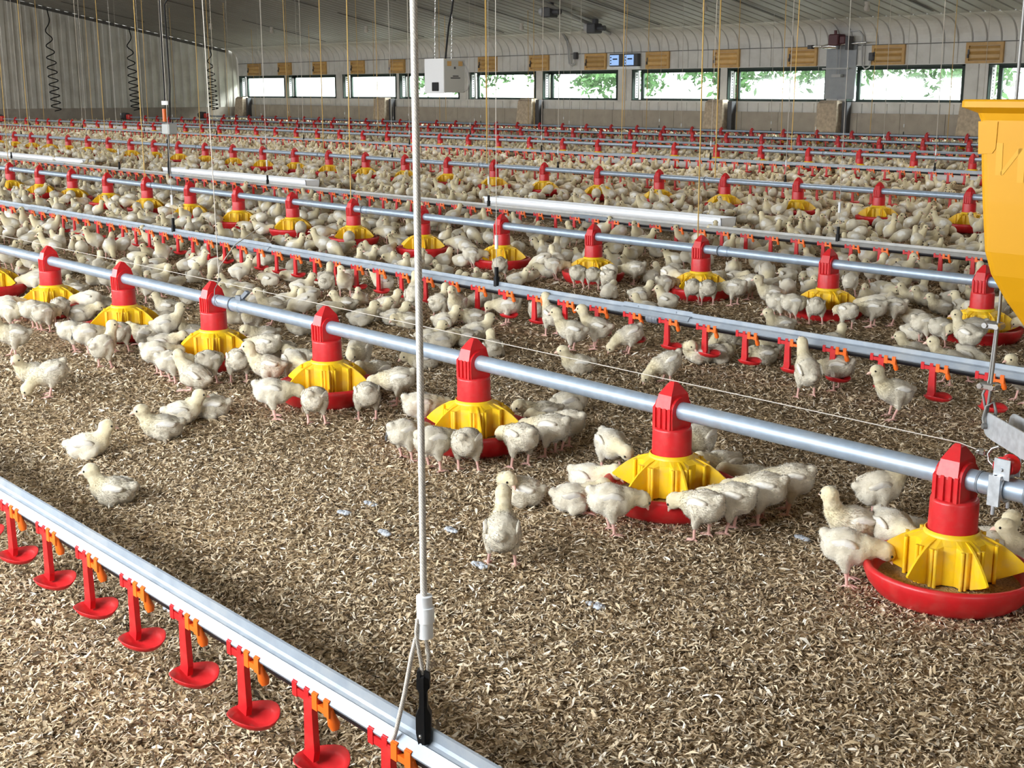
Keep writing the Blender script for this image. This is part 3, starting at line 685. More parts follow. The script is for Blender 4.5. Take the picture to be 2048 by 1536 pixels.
# ------------------------------------------------------------------ hopper, cable, pulley at the right
hx0, hx1, hy0, hy1 = -1.166, -.60, 2.12, 2.68
e = tag(empty('feed_hopper', ((hx0+hx1)/2, (hy0+hy1)/2, .28)), 'big yellow plastic feed hopper with flared rim at the right edge', 'hopper')
cx, cy = (hx0+hx1)/2, (hy0+hy1)/2; wx, wy = (hx1-hx0)/2, (hy1-hy0)/2
def rrect(w, h, r, z, n=5):
    out = []
    for qx, qy, a0 in ((1, 1, 0), (-1, 1, 90), (-1, -1, 180), (1, -1, 270)):
        for i in range(n):
            a = math.radians(a0+90*i/(n-1)); out.append((qx*(w-r)+r*math.cos(a), qy*(h-r)+r*math.sin(a), z))
    return out
levels = [(wx+.022, .725), (wx+.024, .722), (wx+.024, .712), (wx+.004, .702), (wx+.002, .696), (wx, .69), (wx-.010, .55), (wx-.018, .462), (wx-.028, .42), (wx-.048, .375), (wx-.078, .32), (wx-.128, .24), (wx-.20, .10), (wx-.225, .03), (wx-.23, -.02)]
v = []; f = []; nr = 20
for (w, z) in levels: v += rrect(w, w+(wy-wx), min(.018, w*.4), z)
for i in range(len(levels)-1):
    for j in range(nr): f.append((i*nr+j, i*nr+(j+1) % nr, (i+1)*nr+(j+1) % nr, (i+1)*nr+j))
f.append(tuple(range(nr)))
mb = MB(); mb.add(v, f, 0, False); mb.build('bin', M['hopper'], e)
def wall_y(z): return -(wy-.010*max(0, .69-z)/.14)
def on_wall(poly, th):
    m = MB(); n = len(poly); m.add([(p[0], wall_y(p[1])-th, p[1]) for p in poly]+[(p[0], wall_y(p[1])+.004, p[1]) for p in poly], [tuple(range(n)), tuple(range(2*n-1, n-1, -1))]+[(i, (i+1) % n, n+(i+1) % n, n+i) for i in range(n)]); return m
on_wall([(-wx+.006, .632), (-wx+.032, .634), (-wx+.038, .642), (-wx+.040, .688), (-wx+.004, .688)], .0015).build('raised_panel', M['hopper'], e)
mb = MB()
for poly in ([(-.244, .597), (-.232, .597), (-.232, .652), (-.244, .652)], [(-.204, .586), (-.192, .586), (-.192, .645), (-.204, .645)], [(-.238, .598), (-.230, .598), (-.195, .644), (-.204, .644)]):
    q = on_wall(poly, .0008); mb.add(q.v, q.f)
mb.build('lettering', M['hopper_pale'], e)
e = tag(empty('hoist_cable', (-1.206, 2.32, .40)), 'steel hoist cable with two cable clamps left of the yellow hopper', 'cable')
mb = MB(); mb.tube([(0, 0, .0), (.003, 0, .05), (.003, .01, .20), (.0, .01, .6), (0, .02, 2.4)], .0032, 7); mb.tube([(0, 0, .0), (-.012, 0, .04), (-.004, .006, .07), (.0, .008, .18)], .0028, 7); mb.build('cable', M['cable'], e)
for z in (.058, .178):
    mb = MB(); mb.box(-.020, .016, -.010, .014, z-.007, z+.007, bev=.003); mb.tube([(-.014, -.014, z), (-.014, .016, z)], .0055, 8); mb.tube([(.010, -.014, z), (.010, .016, z)], .0055, 8); mb.build('cable_clamp', M['steel'], e)
ang = math.radians(-38)
e = tag(empty('spreader_bar', (-1.195, 2.31, .36), ang), 'galvanised channel arm hanging below the hoist cable at the right edge', 'bracket')
mb = MB()
pl = [(.45, .0), (.0, .0), (-.012, .004), (-.020, .014), (-.022, .026), (-.018, .038), (-.008, .046), (.0, .048), (.45, .048)]
mb.prism(pl, 'y', -.0015, .0015); mb.prism([(p[0]+.01, p[1]) for p in pl], 'y', .045, .048); mb.box(.01, .45, 0, .047, -.002, .001); mb.build('channel', M['zinc'], e)
mb = MB(); mb.tube([(-.006, -.01, .020), (-.006, .012, .020)], .006, 8); mb.tube([(-.006, -.006, .020), (-.012, -.007, .035), (-.006, -.004, .06), (-.004, .008, .07), (-.004, .014, .05), (-.006, .012, .02)], .0034, 7); mb.build('shackle', M['cable'], e)
e = tag(empty('pulley_bracket', (-1.165, 2.342, .256)), 'small galvanised pulley bracket clamped on the front feed pipe', 'bracket')
mb = MB()
for y in (-.026, .016): mb.box(-.016, .018, y, y+.0025, .022, .064, bev=.0008)
mb.tube([(0, -.03, .043), (0, .022, .043)], .004, 8); mb.build('side_plate', M['zinc'], e)
mb = MB(); mb.tube([(0, -.020, .046), (0, -.012, .046), (0, .004, .046), (0, .012, .046)], [.021, .016, .016, .021], 18); mb.build('pulley_wheel', M['red'], e)
mb = MB()
for x in (-.018, .002):
    mb.tube([(x, .027*math.sin(a), .027*math.cos(a)) for a in [2*PI*i/16 for i in range(17)]], .0035, 6)
mb.box(-.020, .004, -.034, -.026, -.032, .030); mb.box(-.022, .006, -.030, .030, .022, .026); mb.tube([(-.008, -.03, -.05), (-.008, -.03, .03)], .004, 6); mb.tube([(-.008, .03, -.05), (-.008, .03, .03)], .004, 6); mb.build('saddle_clamp', M['zinc'], e)
mb = MB(); mb.tube([(-.016, -.01, .045), (-.026, -.008, .042), (-.037, -.006, .048), (-.041, -.004, .062), (-.034, -.002, .074), (-.022, 0, .080)], .0028, 7); mb.build('hook', M['steel'], e)
e = tag(empty('wire_clamp', (-1.222, 2.342, .318)), 'small steel wire clamp at the end of the pale wire', 'clamp')
mb = MB(); mb.box(-.010, .010, -.006, .006, -.006, .006, bev=.002); mb.tube([(-.005, -.010, .0), (-.005, .010, .0)], .003, 6); mb.tube([(.005, -.010, .002), (.005, .010, .002)], .003, 6); mb.build('clamp_body', M['steel'], e)
mb = MB(); mb.tube([(.008, 0, -.004), (.03, -.004, -.012), (.045, -.012, -.03)], .0014, 5); mb.build('wire_tail', M['cable'], e)

# ------------------------------------------------------------------ white half-round troughs lying between the lines
TR = [(-8.37, -5.80, 7.22, 'beside the third drinker line, nearest of all'), (-14.17, -11.1, 7.20, 'beside the third drinker line left of the junction box'), (-19.65, -16.27, 7.15, 'beside the third drinker line at the left edge'),
      (-33.4, -29.2, 14.75, 'behind the fifth drinker line, leftmost'), (-22.9, -20.7, 13.45, 'behind the fifth drinker line, left of the thick rope'), (-19.2, -16.7, 13.45, 'behind the fifth drinker line, right of the thick rope'),
      (-13.6, -10.6, 13.45, 'behind the fifth drinker line, under the two screens'), (-7.9, -5.2, 13.45, 'behind the fifth drinker line, against the hopper edge')]
for a, b, y, t in TR:
    mb = MB(); n = 12; po = [(y-.085*math.cos(PI*i/n), .145-.14*math.sin(PI*i/n)) for i in range(n+1)]; pi_ = [(y-.080*math.cos(PI*i/n), .146-.133*math.sin(PI*i/n)) for i in range(n, -1, -1)]
    mb.prism(po+pi_, 'x', a, b, smooth=True)
    mb.box(a, b, y-.092, y-.083, .135, .15)
    for x in (a, b-.01): mb.prism(po, 'x', x, x+.01)
    tag(mb.build('feed_trough', M['pvc']), 'long white half-round trough '+t, 'trough', 'white troughs on the litter')
CH = [
 (-1.444, 2.235, 32, 'feed', 'white chick standing with its head in the left edge of the nearest pan'),
 (-1.512, 2.374, -127, 'standR', 'cream chick peering left behind the chick at the nearest pan'),
 (-1.459, 2.404, -18, 'feed', 'white chick feeding at the far left of the nearest pan'),
 (-1.624, 2.632, 58, 'stand', 'cream chick standing alone between the two nearest feeders, facing right'),
 (-1.447, 2.504, -43, 'sitfeed', 'white chick crouched low behind the nearest pan'),
 (-1.31, 2.601, 63, 'sit', 'cream chick looking right behind the nearest pan, below the pulley bracket'),
 (-1.25, 2.621, -152, 'sit', 'cream chick cut by the picture edge beside the nearest pan'),
 (-2.166, 2.138, 57, 'sitfeed', 'white chick lying at the left edge of the second front pan, pink feet showing'),
 (-2.256, 2.282, 15, 'sitfeed', 'white chick resting its head on the second front pan rim'),
 (-2.336, 2.442, -18, 'feed', 'white chick feeding at the far left of the second front pan'),
 (-1.996, 2.09, 58, 'feed', 'white chick standing at the second front pan with folded wing, facing right'),
 (-1.827, 2.217, -177, 'feed', 'white chick with its back turned right of the second front pan gap'),
 (-1.812, 2.307, -162, 'feed', 'cream chick second in the queue right of the second front pan'),
 (-1.806, 2.411, -152, 'feed', 'cream chick third in the queue right of the second front pan'),
 (-1.808, 2.522, -142, 'feed', 'cream chick last in the queue right of the second front pan'),
 (-1.979, 2.593, -122, 'sitfeed', 'cream chick stretched low at the right side of the second front pan'),
 (-2.096, 2.614, -97, 'sitfeed', 'brownish cream chick behind the right fin of the second front feeder'),
 (-2.21, 2.655, -82, 'feed', 'white chick directly behind the second front feeder'),
 (-2.809, 2.101, 88, 'feed', 'white chick with a dark smudge on its rump at the third front pan'),
 (-3.02, 2.323, 68, 'feed', 'white chick far left of the third front pan behind the rope'),
 (-2.679, 2.099, 88, 'feed', 'cream chick standing just right of the rope at the third front pan'),
 (-2.607, 2.159, 123, 'feed', 'white chick seen from behind in front of the third front pan'),
 (-2.543, 2.295, 173, 'feed', 'white chick with its back turned at the right of the third front pan'),
 (-2.568, 2.433, -162, 'feed', 'white chick pushing in second at the right of the third front pan'),
 (-2.591, 2.518, -157, 'feed', 'cream chick hidden behind two others right of the third front pan'),
 (-2.706, 2.588, -137, 'sitfeed', 'cream chick lying across the right side of the third front pan'),
 (-2.837, 2.655, -117, 'sitfeed', 'dusky cream chick with head under the far fin of the third front feeder'),
 (-2.89, 2.826, 68, 'preen', 'white chick lying below the front pipe with its head turned back'),
 (-3.471, 2.076, 63, 'feed', 'white chick standing side on at the left of the fourth front pan'),
 (-3.825, 2.268, -132, 'stand', 'white chick looking left with upright head beside the fourth front feeder'),
 (-3.827, 2.383, -9, 'feed', 'white chick feeding behind the left fin of the fourth front feeder'),
 (-3.318, 2.134, 128, 'feed', 'white chick seen from behind in front of the fourth front pan'),
 (-3.252, 2.283, 148, 'feed', 'white chick seen from behind at the right front of the fourth front pan'),
 (-3.36, 2.482, -127, 'feed', 'white chick standing side on at the right of the fourth front pan'),
 (-3.684, 2.628, -87, 'sitfeed', 'cream chick crouched behind the right fin of the fourth front feeder'),
 (-3.861, 2.683, -62, 'feed', 'cream chick directly behind the fourth front feeder'),
 (-3.77, 2.905, -142, 'sleep', 'white chick lying below the front pipe just right of the rope'),
 (-4.302, 2.097, 78, 'feed', 'cream chick standing leftmost at the fifth front pan'),
 (-4.148, 2.072, 83, 'feed', 'cream chick second from left at the fifth front pan'),
 (-4.059, 2.172, 118, 'feed', 'white chick facing the middle of the fifth front pan'),
 (-3.99, 2.249, 153, 'feed', 'white chick seen from behind at the right of the fifth front pan'),
 (-3.994, 2.078, -152, 'squat', 'yellow headed chick squatting on pink hocks facing left'),
 (-4.168, 2.468, -147, 'feed', 'cream chick stretching its neck into the right of the fifth front pan'),
 (-4.255, 2.582, -137, 'sitfeed', 'cream chick lying right of the fifth front pan beside another'),
 (-4.558, 2.698, -112, 'sitfeed', 'cream chick with yellow head behind the fifth front pan'),
 (-4.767, 2.763, -62, 'stand', 'cream chick facing the camera behind the fifth front feeder'),
 (-4.056, 2.557, -162, 'sitfeed', 'cream chick lying between the fourth and fifth front feeders'),
 (-4.688, 2.318, 53, 'sitfeed', 'cream chick lying against the left fin of the fifth front feeder'),
 (-4.94, 2.05, 73, 'feed', 'white winged chick standing leftmost at the sixth front pan'),
 (-4.821, 2.064, 83, 'feed', 'chick with a dark rump spot at the sixth front pan'),
 (-4.55, 2.002, 118, 'standR', 'cream chick seen from behind with head lifted near the sixth front feeder'),
 (-4.794, 2.183, 133, 'feed', 'cream chick seen from behind in front of the sixth front pan'),
 (-4.886, 2.339, -147, 'sitfeed', 'yellow headed chick facing left at the right of the sixth front pan'),
 (-4.825, 2.398, 68, 'stand', 'white winged chick facing away right of the sixth front feeder'),
 (-4.856, 2.528, -142, 'sit', 'white chick lying just right of the sixth front feeder group'),
 (-5.203, 2.579, -122, 'sitfeed', 'white chick lying behind the right fin of the sixth front feeder'),
 (-5.52, 2.753, -142, 'sit', 'cream chick sitting below the front pipe behind the sixth front feeder'),
 (-5.574, 2.351, 58, 'sitfeed', 'cream chick lying against the left fin of the sixth front feeder'),
 (-5.697, 2.514, -142, 'sit', 'cream chick looking right between the sixth and seventh front feeders'),
 (-4.989, 1.832, -107, 'stand', 'cream chick standing alone at the left picture edge facing left'),
 (-5.59, 2.052, 58, 'feed', 'cream chick side on at the left of the seventh front pan'),
 (-5.522, 2.129, 88, 'feed', 'cream chick standing behind another at the seventh front pan'),
 (-5.448, 2.139, 108, 'feed', 'cream chick seen from behind at the seventh front pan'),
 (-5.585, 2.282, 143, 'feed', 'cream chick facing the right side of the seventh front pan'),
 (-5.98, 2.197, 63, 'sitfeed', 'cream chick lying left of the seventh front feeder'),
 (-5.816, 2.538, -132, 'sitfeed', 'cream chick lying right of the seventh front feeder'),
 (-6.241, 2.616, -112, 'sitfeed', 'cream chick behind the right fin of the seventh front feeder'),
 (-4.49, 1.712, -112, 'sitL', 'cream chick sitting with bright wing tip on open litter at far left'),
 (-4.245, 1.673, -107, 'peck', 'round cream chick pecking the litter at far left'),
 (-3.444, 1.449, 68, 'sit', 'cream chick sitting alone on open litter facing right'),
 (-3.002, 1.319, -134, 'sit', 'cream chick sitting alone behind the nearest drinker rail, tail raised'),
 (-3.495, 1.703, -117, 'sit', 'cream chick sitting at the front of the resting trio'),
 (-3.623, 1.838, 68, 'sit', 'white winged chick sitting in the middle of the resting trio'),
 (-3.639, 1.945, -127, 'sleep', 'cream chick sitting at the back right of the resting trio'),
 (-2.002, 1.754, 136, 'stand', 'cream chick standing with its back turned in the open foreground'),
 (-2.299, 2.078, -142, 'preen', 'cream chick lying behind the standing foreground chick'),
 (-3.317, 3.28, -127, 'sit', 'cream chick sitting behind the front pipe facing left'),
 (-2.976, 3.387, -117, 'peck', 'white winged chick bending left to peck behind the second front feeder'),
 (-2.515, 3.581, 148, 'reach', 'chick stretching up to drink from an orange nipple'),
 (-2.508, 3.747, -162, 'feed', 'brownish chick bending behind the one that drinks'),
 (-2.16, 3.548, -124, 'stand', 'yellow chick with shining wing standing in the open, facing left'),
 (-3.131, 3.745, -142, 'preen', 'white chick standing under the second drinker rail with tucked head'),
 (-3.098, 3.824, 68, 'sleep', 'cream chick lying under a red cup right of the tucked chick'),
 (-3.173, 3.974, -112, 'peck', 'cream chick pecking in the shade under the second drinker rail'),
 (-2.976, 3.933, -127, 'sleep', 'white chick lying behind a red cup at centre right'),
 (-2.999, 4.051, -112, 'peck', 'cream chick pecking behind the lying white chick at centre right'),
 (-3.601, 3.523, -147, 'stand', 'yellow headed chick walking left in front of the second drinker rail'),
 (-3.592, 3.656, -152, 'stand', 'tan chick with head held high beside a red cup'),
 (-3.433, 3.681, -122, 'peck', 'white chick drinking from a red cup, facing left'),
 (-3.917, 3.718, 163, 'stand', 'cream chick with yellow neck under the second drinker rail'),
 (-4.134, 3.834, 128, 'peck', 'cream chick seen from behind under the second drinker rail'),
 (-4.242, 3.751, -142, 'feed', 'white chick bending across a red cup'),
 (-4.504, 3.812, -142, 'peck', 'white chick behind a red cup right of the hanging cord'),
 (-4.546, 3.603, 108, 'stand', 'cream chick standing at the head of the pair near a red cup'),
 (-4.438, 3.627, -62, 'stand', 'tan headed chick next to the standing pair under the rail'),
 (-4.365, 3.651, -132, 'sleep', 'round white chick sitting beside the standing pair'),
 (-4.379, 3.504, 63, 'sit', 'cream chick sitting upright in front of the standing pair'),
 (-4.73, 3.6, 133, 'reach', 'white chick stretching up at a red cup just left of the rope'),
 (-5.456, 3.742, 68, 'stand', 'cream chick standing under the rail with head turned right'),
 (-5.437, 3.591, 128, 'stand', 'grey cream chick seen from behind under the rail'),
 (-5.037, 3.423, -132, 'sit', 'cream chick sitting at the far left of the resting group by the front pipe'),
 (-4.673, 3.267, 63, 'sit', 'cream chick resting below the white wire, leftmost of its huddle'),
 (-4.733, 3.393, 58, 'sit', 'cream chick in the middle of the huddle below the white wire'),
 (-4.903, 3.574, 68, 'sit', 'white chick at the back of the huddle below the white wire'),
 (-4.597, 3.391, 58, 'sit', 'cream chick looking right in the huddle below the white wire'),
 (-4.489, 3.38, -122, 'sleep', 'white winged chick at the right end of the huddle below the white wire'),
 (-4.106, 3.205, 63, 'sit', 'cream chick looking right in the huddle behind the third front feeder'),
 (-4.014, 3.198, 68, 'sleep', 'tan chick lying at the front of the huddle behind the third front feeder'),
 (-4.017, 3.305, -122, 'sleep', 'white chick lying in the middle of the huddle behind the third front feeder'),
 (-4.077, 3.436, 68, 'sit', 'cream chick facing right at the back of the huddle behind the third front feeder'),
 (-3.764, 3.25, 148, 'sit', 'cream chick with upright neck right of the third front feeder cap'),
 (-5.129, 2.989, -132, 'peck', 'white chick below the front pipe between the fifth feeder and the coupling'),
 (-4.94, 2.967, -112, 'stand', 'cream chick standing below the front pipe right of the coupling'),
 (-4.672, 2.94, -132, 'sit', 'cream chick lying in shade below the front pipe'),
 (-2.601, 4.327, -152, 'sleep', 'white chick lying flat beneath the second drinker rail'),
 (-2.299, 4.122, -142, 'stand', 'grey cream chick standing in shade behind a red cup at right'),
 (-1.996, 4.066, -112, 'stand', 'cream chick cut by the picture edge below the hopper'),
 (-4.073, 4.815, 133, 'feed', 'cream chick leftmost of the pair seen from behind at the second line third pan'),
 (-3.987, 4.822, 138, 'feed', 'cream chick rightmost of the pair seen from behind at the second line third pan'),
 (-3.9, 4.92, -172, 'feed', 'white winged chick standing right of the second line third pan'),
 (-3.963, 5.125, -162, 'feed', 'cream chick behind the white winged one at the second line third pan'),
 (-4.267, 4.83, 78, 'feed', 'grey cream chick side on at the left of the second line third pan'),
 (-4.308, 4.691, 63, 'sit', 'cream chick lying behind the drinker rail splice plate'),
 (-3.328, 4.778, 128, 'feed', 'cream chick facing into the second line second pan'),
 (-3.163, 4.777, 158, 'feed', 'cream chick seen from behind at the second line second pan'),
 (-3.122, 4.915, -162, 'feed', 'white winged chick at the right of the second line second pan'),
 (-3.083, 5.014, -152, 'feed', 'white winged chick standing farthest right of the second line second pan'),
 (-3.667, 4.898, -137, 'stand', 'cream chick looking left, leftmost near the second line second pan'),
 (-3.518, 4.758, 68, 'feed', 'cream chick lying over the left rim of the second line second pan'),
 (-3.433, 4.755, 63, 'feed', 'white winged chick side on left of the second line second pan'),
 (-3.32, 4.511, -127, 'sit', 'yellow headed chick sitting behind the drinker rail at the right'),
 (-2.769, 4.739, 68, 'feed', 'cream chick leftmost at the pan below the hopper'),
 (-2.682, 4.725, 73, 'feed', 'white chick second at the pan below the hopper'),
 (-2.573, 4.769, -142, 'feed', 'white chick with bright wing at the pan below the hopper'),
 (-3.282, 5.613, -127, 'sit', 'cream chick lying left of the hopper beyond the drinker rail'),
 (-3.111, 5.459, -127, 'sit', 'white winged chick sitting left of the hopper facing left'),
 (-4.722, 4.773, 118, 'feed', 'cream chick leftmost of three at the second line fourth pan'),
 (-4.794, 4.744, 108, 'feed', 'cream chick left of the trio at the second line fourth pan'),
 (-4.609, 4.769, 158, 'feed', 'cream chick rightmost of three at the second line fourth pan'),
 (-4.699, 5.067, -142, 'feed', 'white winged chick at the right of the second line fourth pan'),
 (-5.119, 4.878, 58, 'feed', 'grey cream chick left of the second line fourth pan'),
 (-5.322, 4.651, 133, 'feed', 'cream chick behind the black hanger at the second line fifth pan'),
 (-5.755, 4.819, 63, 'feed', 'grey cream chick lying side on left of the second line fifth pan'),
]
# ------------------------------------------------------------------ birds
def capsule(a, b, ra, rb, n=7):
    a, b = Vector(a), Vector(b); return [(a.lerp(b, i/(n-1)), ra+(rb-ra)*i/(n-1)) for i in range(n)]
DG = bpy.context.evaluated_depsgraph_get
def remeshed(blobs, voxel, smooth):
    """blobs: (centre, (rx, ry, rz), Matrix3) ellipsoids, melted into one continuous skin"""
    mb = MB()
    for (c, r, Rm) in blobs:
        n = 14; prof = [(math.sin(PI*i/8), -math.cos(PI*i/8)) for i in range(9)]; v = []; f = []
        v.append((0, 0, -1))
        for (q, z) in prof[1:-1]:
            for j in range(n): v.append((q*math.cos(2*PI*j/n), q*math.sin(2*PI*j/n), z))
        v.append((0, 0, 1)); L = len(v)-1
        for j in range(n): f.append((0, 1+(j+1) % n, 1+j)); f.append((L, L-n+j, L-n+(j+1) % n))
        for i in range(6):
            for j in range(n): a = 1+i*n; f.append((a+j, a+(j+1) % n, a+n+(j+1) % n, a+n+j))
        v = [Vector(c)+Rm @ Vector((p[0]*r[0], p[1]*r[1], p[2]*r[2])) for p in v]
        mb.add(v, f)
    o = mb.build('skin', M['chick'])
    m = o.modifiers.new('r', 'REMESH'); m.mode = 'VOXEL'; m.voxel_size = voxel
    m2 = o.modifiers.new('s', 'SMOOTH'); m2.iterations = smooth; m2.factor = .5
    bpy.context.view_layer.update(); dg = DG(); dg.update()
    me = bpy.data.meshes.new_from_object(o.evaluated_get(dg)); old = o.data
    bpy.data.objects.remove(o); bpy.data.meshes.remove(old)
    nv = len(me.vertices); co = np.empty(nv*3); me.vertices.foreach_get('co', co); no = np.empty(nv*3); me.vertices.foreach_get('normal', no)
    faces = [tuple(p.vertices) for p in me.polygons]; bpy.data.meshes.remove(me)
    return co.reshape(-1, 3), no.reshape(-1, 3), faces
CREAM = np.array([.66, .595, .465]); PALE = np.array([.74, .70, .60]); YEL = np.array([.74, .62, .31]); WING = np.array([.86, .85, .82])
PINK = (.72, .42, .36); BEAK = (.78, .52, .42); EYE = (.012, .01, .008)
I3 = Matrix.Identity(3)
def rot(ax, deg): return Matrix.Rotation(math.radians(deg), 3, ax)
def bird(pose, lod, seed):
    rr = np.random.default_rng(seed); Z = Vector((0, 0, 1))
    P = dict(z=.096, pitch=8, legs=True, neck=(.048, 0, .124), head=(.066, 0, .170), hd=(1, 0, -.12), thigh=True, flat=1.0)
    P.update({
        'stand': {}, 'standR': dict(hd=(.45, -.9, -.1), head=(.060, -.004, .170)), 'standL': dict(hd=(.45, .9, -.1), head=(.060, .004, .170)),
        'feed': dict(pitch=-14, z=.094, neck=(.056, 0, .098), head=(.086, .006, .090), hd=(.62, .15, -.8)),
        'peck': dict(pitch=-26, z=.088, neck=(.062, 0, .066), head=(.084, 0, .036), hd=(.55, 0, -.85)),
        'sit': dict(z=.037, pitch=3, legs=False, neck=(.044, 0, .062), head=(.060, 0, .094), flat=.92),
        'sitL': dict(z=.037, pitch=3, legs=False, neck=(.046, .004, .064), head=(.058, .010, .094), hd=(.5, .85, -.1), flat=.94),
        'sitR': dict(z=.037, pitch=3, legs=False, neck=(.046, -.004, .064), head=(.058, -.010, .094), hd=(.5, -.85, -.1), flat=.94),
        'sleep': dict(z=.034, pitch=0, legs=False, neck=(.045, .008, .045), head=(.064, .016, .050), hd=(.7, .5, -.35), flat=.92),
        'sitfeed': dict(z=.044, pitch=-2, legs=False, neck=(.054, 0, .068), head=(.084, 0, .076), hd=(.75, 0, -.6), flat=.95),
        'preen': dict(z=.042, pitch=6, legs=False, neck=(.044, .022, .080), head=(.026, .044, .088), hd=(-.6, .5, -.5), flat=.95),
        'squat': dict(z=.060, pitch=24, legs=False, neck=(.050, 0, .100), head=(.064, 0, .134), hd=(1, 0, -.1), flat=1.0),
        'reach': dict(z=.104, pitch=30, neck=(.045, 0, .150), head=(.060, 0, .192), hd=(.8, 0, .6)),
    }[pose])
    c = Vector((0, 0, P['z'])); Rb = rot('Y', -P['pitch']); fl = P['flat']
    def B(x, y, z, r, extra=I3): return (c+Rb @ Vector((x, y, z)), r, Rb @ extra)
    bl = [B(-.004, 0, 0, (.053, .0465*(2-fl), .045*fl)), B(-.028, 0, -.002, (.037, .042, .040*fl)), B(.024, 0, .002, (.035, .039, .039*fl)), B(-.058, 0, .014, (.020, .018, .014), rot('Y', 25))]
    if lod: bl[-1] = B(-.050, 0, .010, (.022, .020, .018))
    nk, hd = Vector(P['neck']), Vector(P['head']); h = Vector(P['hd']).normalized()
    st = c+Rb @ Vector((.034, 0, .010))
    for p, r in capsule(st, nk, .033, .0225, 6)+capsule(nk, hd, .0235, .0195, 6): bl.append((p, (r, r, r), I3))
    side = Z.cross(h).normalized(); up = h.cross(side); Rh = Matrix((h, side, up)).transposed()
    bl.append((hd, (.0262, .0222, .0228), Rh)); bl.append((hd+h*.013, (.0145, .0145, .0138), Rh))
    legs = []
    if P['legs']:
        for s in (1, -1):
            hip = c+Rb @ Vector((-.004, s*.026, -.012)); hk = Vector((-.004+rr.uniform(-.006, .006), s*.030, .044)); ft = Vector((.004+rr.uniform(-.012, .012), s*(.030+rr.uniform(-.004, .006)), .004))
            for p, r in capsule(hip, hk, .023, .0085, 6): bl.append((p, (r, r, r), I3))
            legs.append((hk, ft, s))
    else:
        for s in (1, -1):
            a = c+Rb @ Vector((.012, s*.036, -.014))
            for p, r in capsule(a, a+Vector((-.022, s*.002, -.010)), .020*fl, .017, 4): bl.append((p, (r, r, r), I3))
            if pose in ('squat', 'sitfeed') and lod < 2: legs.append((Vector((-.004, s*.030, .012)), Vector((.030, s*.032, .004)), s))
    vox = (.0042, .0070, .0125)[lod]
    V, NRM, F = remeshed(bl, vox, (6, 4, 2)[lod])
    if not P['legs']: V[:, 2] = np.maximum(V[:, 2], .001)
    # pigment: creamy down, yellower head and neck, paler rump
    dh = np.linalg.norm(V-np.array(hd), axis=1); dn = np.linalg.norm(V-np.array(nk), axis=1)
    w = np.clip(1.25-np.minimum(dh/.036, dn/.040)*.9, 0, 1)[:, None]
    cl = np.array([mnoise.noise(Vector(p)*45+Vector((seed, 0, 0))) for p in V])[:, None]; fi = np.array([mnoise.noise(Vector(p)*190+Vector((0, seed, 0))) for p in V])[:, None]
    base = CREAM*(1-.5*np.clip(.5+cl, 0, 1))+PALE*.5*np.clip(.5+cl, 0, 1)
    Cc = base*(1-w*.62)+YEL*w*.62
    if lod == 2:                                                # far birds: the white wing patch is only a patch of pigment
        lv = np.array([tuple(Rb.transposed() @ (Vector(p)-c)) for p in V]); wp = (np.abs(lv[:, 1]) > .030) & (np.abs(lv[:, 0]+.010) < .026) & (np.abs(lv[:, 2]-.014) < .016); base[wp] = WING; Cc = base*(1-w*.62)+YEL*w*.62
    Cc *= (1+.10*fi+.05*cl)
    if lod < 2: V = V+NRM*(.0022*cl+.0012*fi)
    verts = [V]; cols = [Cc]; faces = list(F); mi = [0]*len(F); nb = len(V)
    def addmesh(v, f, col, m=0):
        nonlocal nb
        v = np.array([tuple(p) for p in v]); verts.append(v); cols.append(np.tile(np.array(col), (len(v), 1)) if np.ndim(col) == 1 else col)
        faces.extend(tuple(i+nb for i in q) for q in f); mi.extend([m]*len(f)); nb += len(v)
    def addmb(mb, col, m=0): addmesh(mb.v, mb.f, col, m)
    # folded wings: flattened feather fans lying on the flanks
    if lod < 2:
        for s in (1, -1):
            mb = MB(); n = 12 if lod < 2 else 6
            ww = Rb @ rot('X', s*-14) @ rot('Y', 10 if pose != 'feed' else -4)
            ctr = c+Rb @ Vector((-.010, s*.0390*(2-fl)/1.0, .014))
            ring = [[], []]
            for j in range(n*2):
                a = 2*PI*j/(n*2); x = .032*math.cos(a); z = .0175*math.sin(a)
                if x < -.012: z *= .8; x *= 1.18
                for k2, (sc, yo) in enumerate(((1.0, -.002), (.66, .0030))):
                    q = ww @ Vector((x*sc, s*(yo+(.0012*math.sin(a*9) if k2 else 0)), z*sc-.0015*abs(x)/.03)); ring[k2].append(ctr+q)
            m_ = n*2; top = ctr+ww @ Vector((-.004, s*.0042, .001))
            vv = ring[0]+ring[1]+[top]+[ctr+ww @ Vector((p[0]*0, -s*.012, 0)) for p in [(0,)]]
            ff = [(j, (j+1) % m_, m_+(j+1) % m_, m_+j) for j in range(m_)]+[(m_+j, m_+(j+1) % m_, 2*m_) for j in range(m_)]+[((j+1) % m_, j, 2*m_+1) for j in range(m_)]
            if s < 0: ff = [q[::-1] for q in ff]
            cw = np.tile(WING, (len(vv), 1)); cw[:m_] = CREAM; cw[m_:2*m_] = WING*.6+CREAM*.4
            addmesh(vv, ff, cw)
    # beak, eyes, legs
    mb = MB(); b0 = hd+h*.0225-up*.003; mb.tube([b0, b0+h*.007-up*.0005, b0+h*.0135-up*.0030, b0+h*.0150-up*.0045], [.0062, .0050, .0022, .0006], 8 if lod < 2 else 4); addmb(mb, BEAK)
    for s in (1, -1):
        mb = MB(); mb.sphere(hd+h*.0130+side*(s*.0178)+up*.0040, .0036 if lod < 2 else .005, 8 if lod == 0 else 6); addmb(mb, EYE, 1)
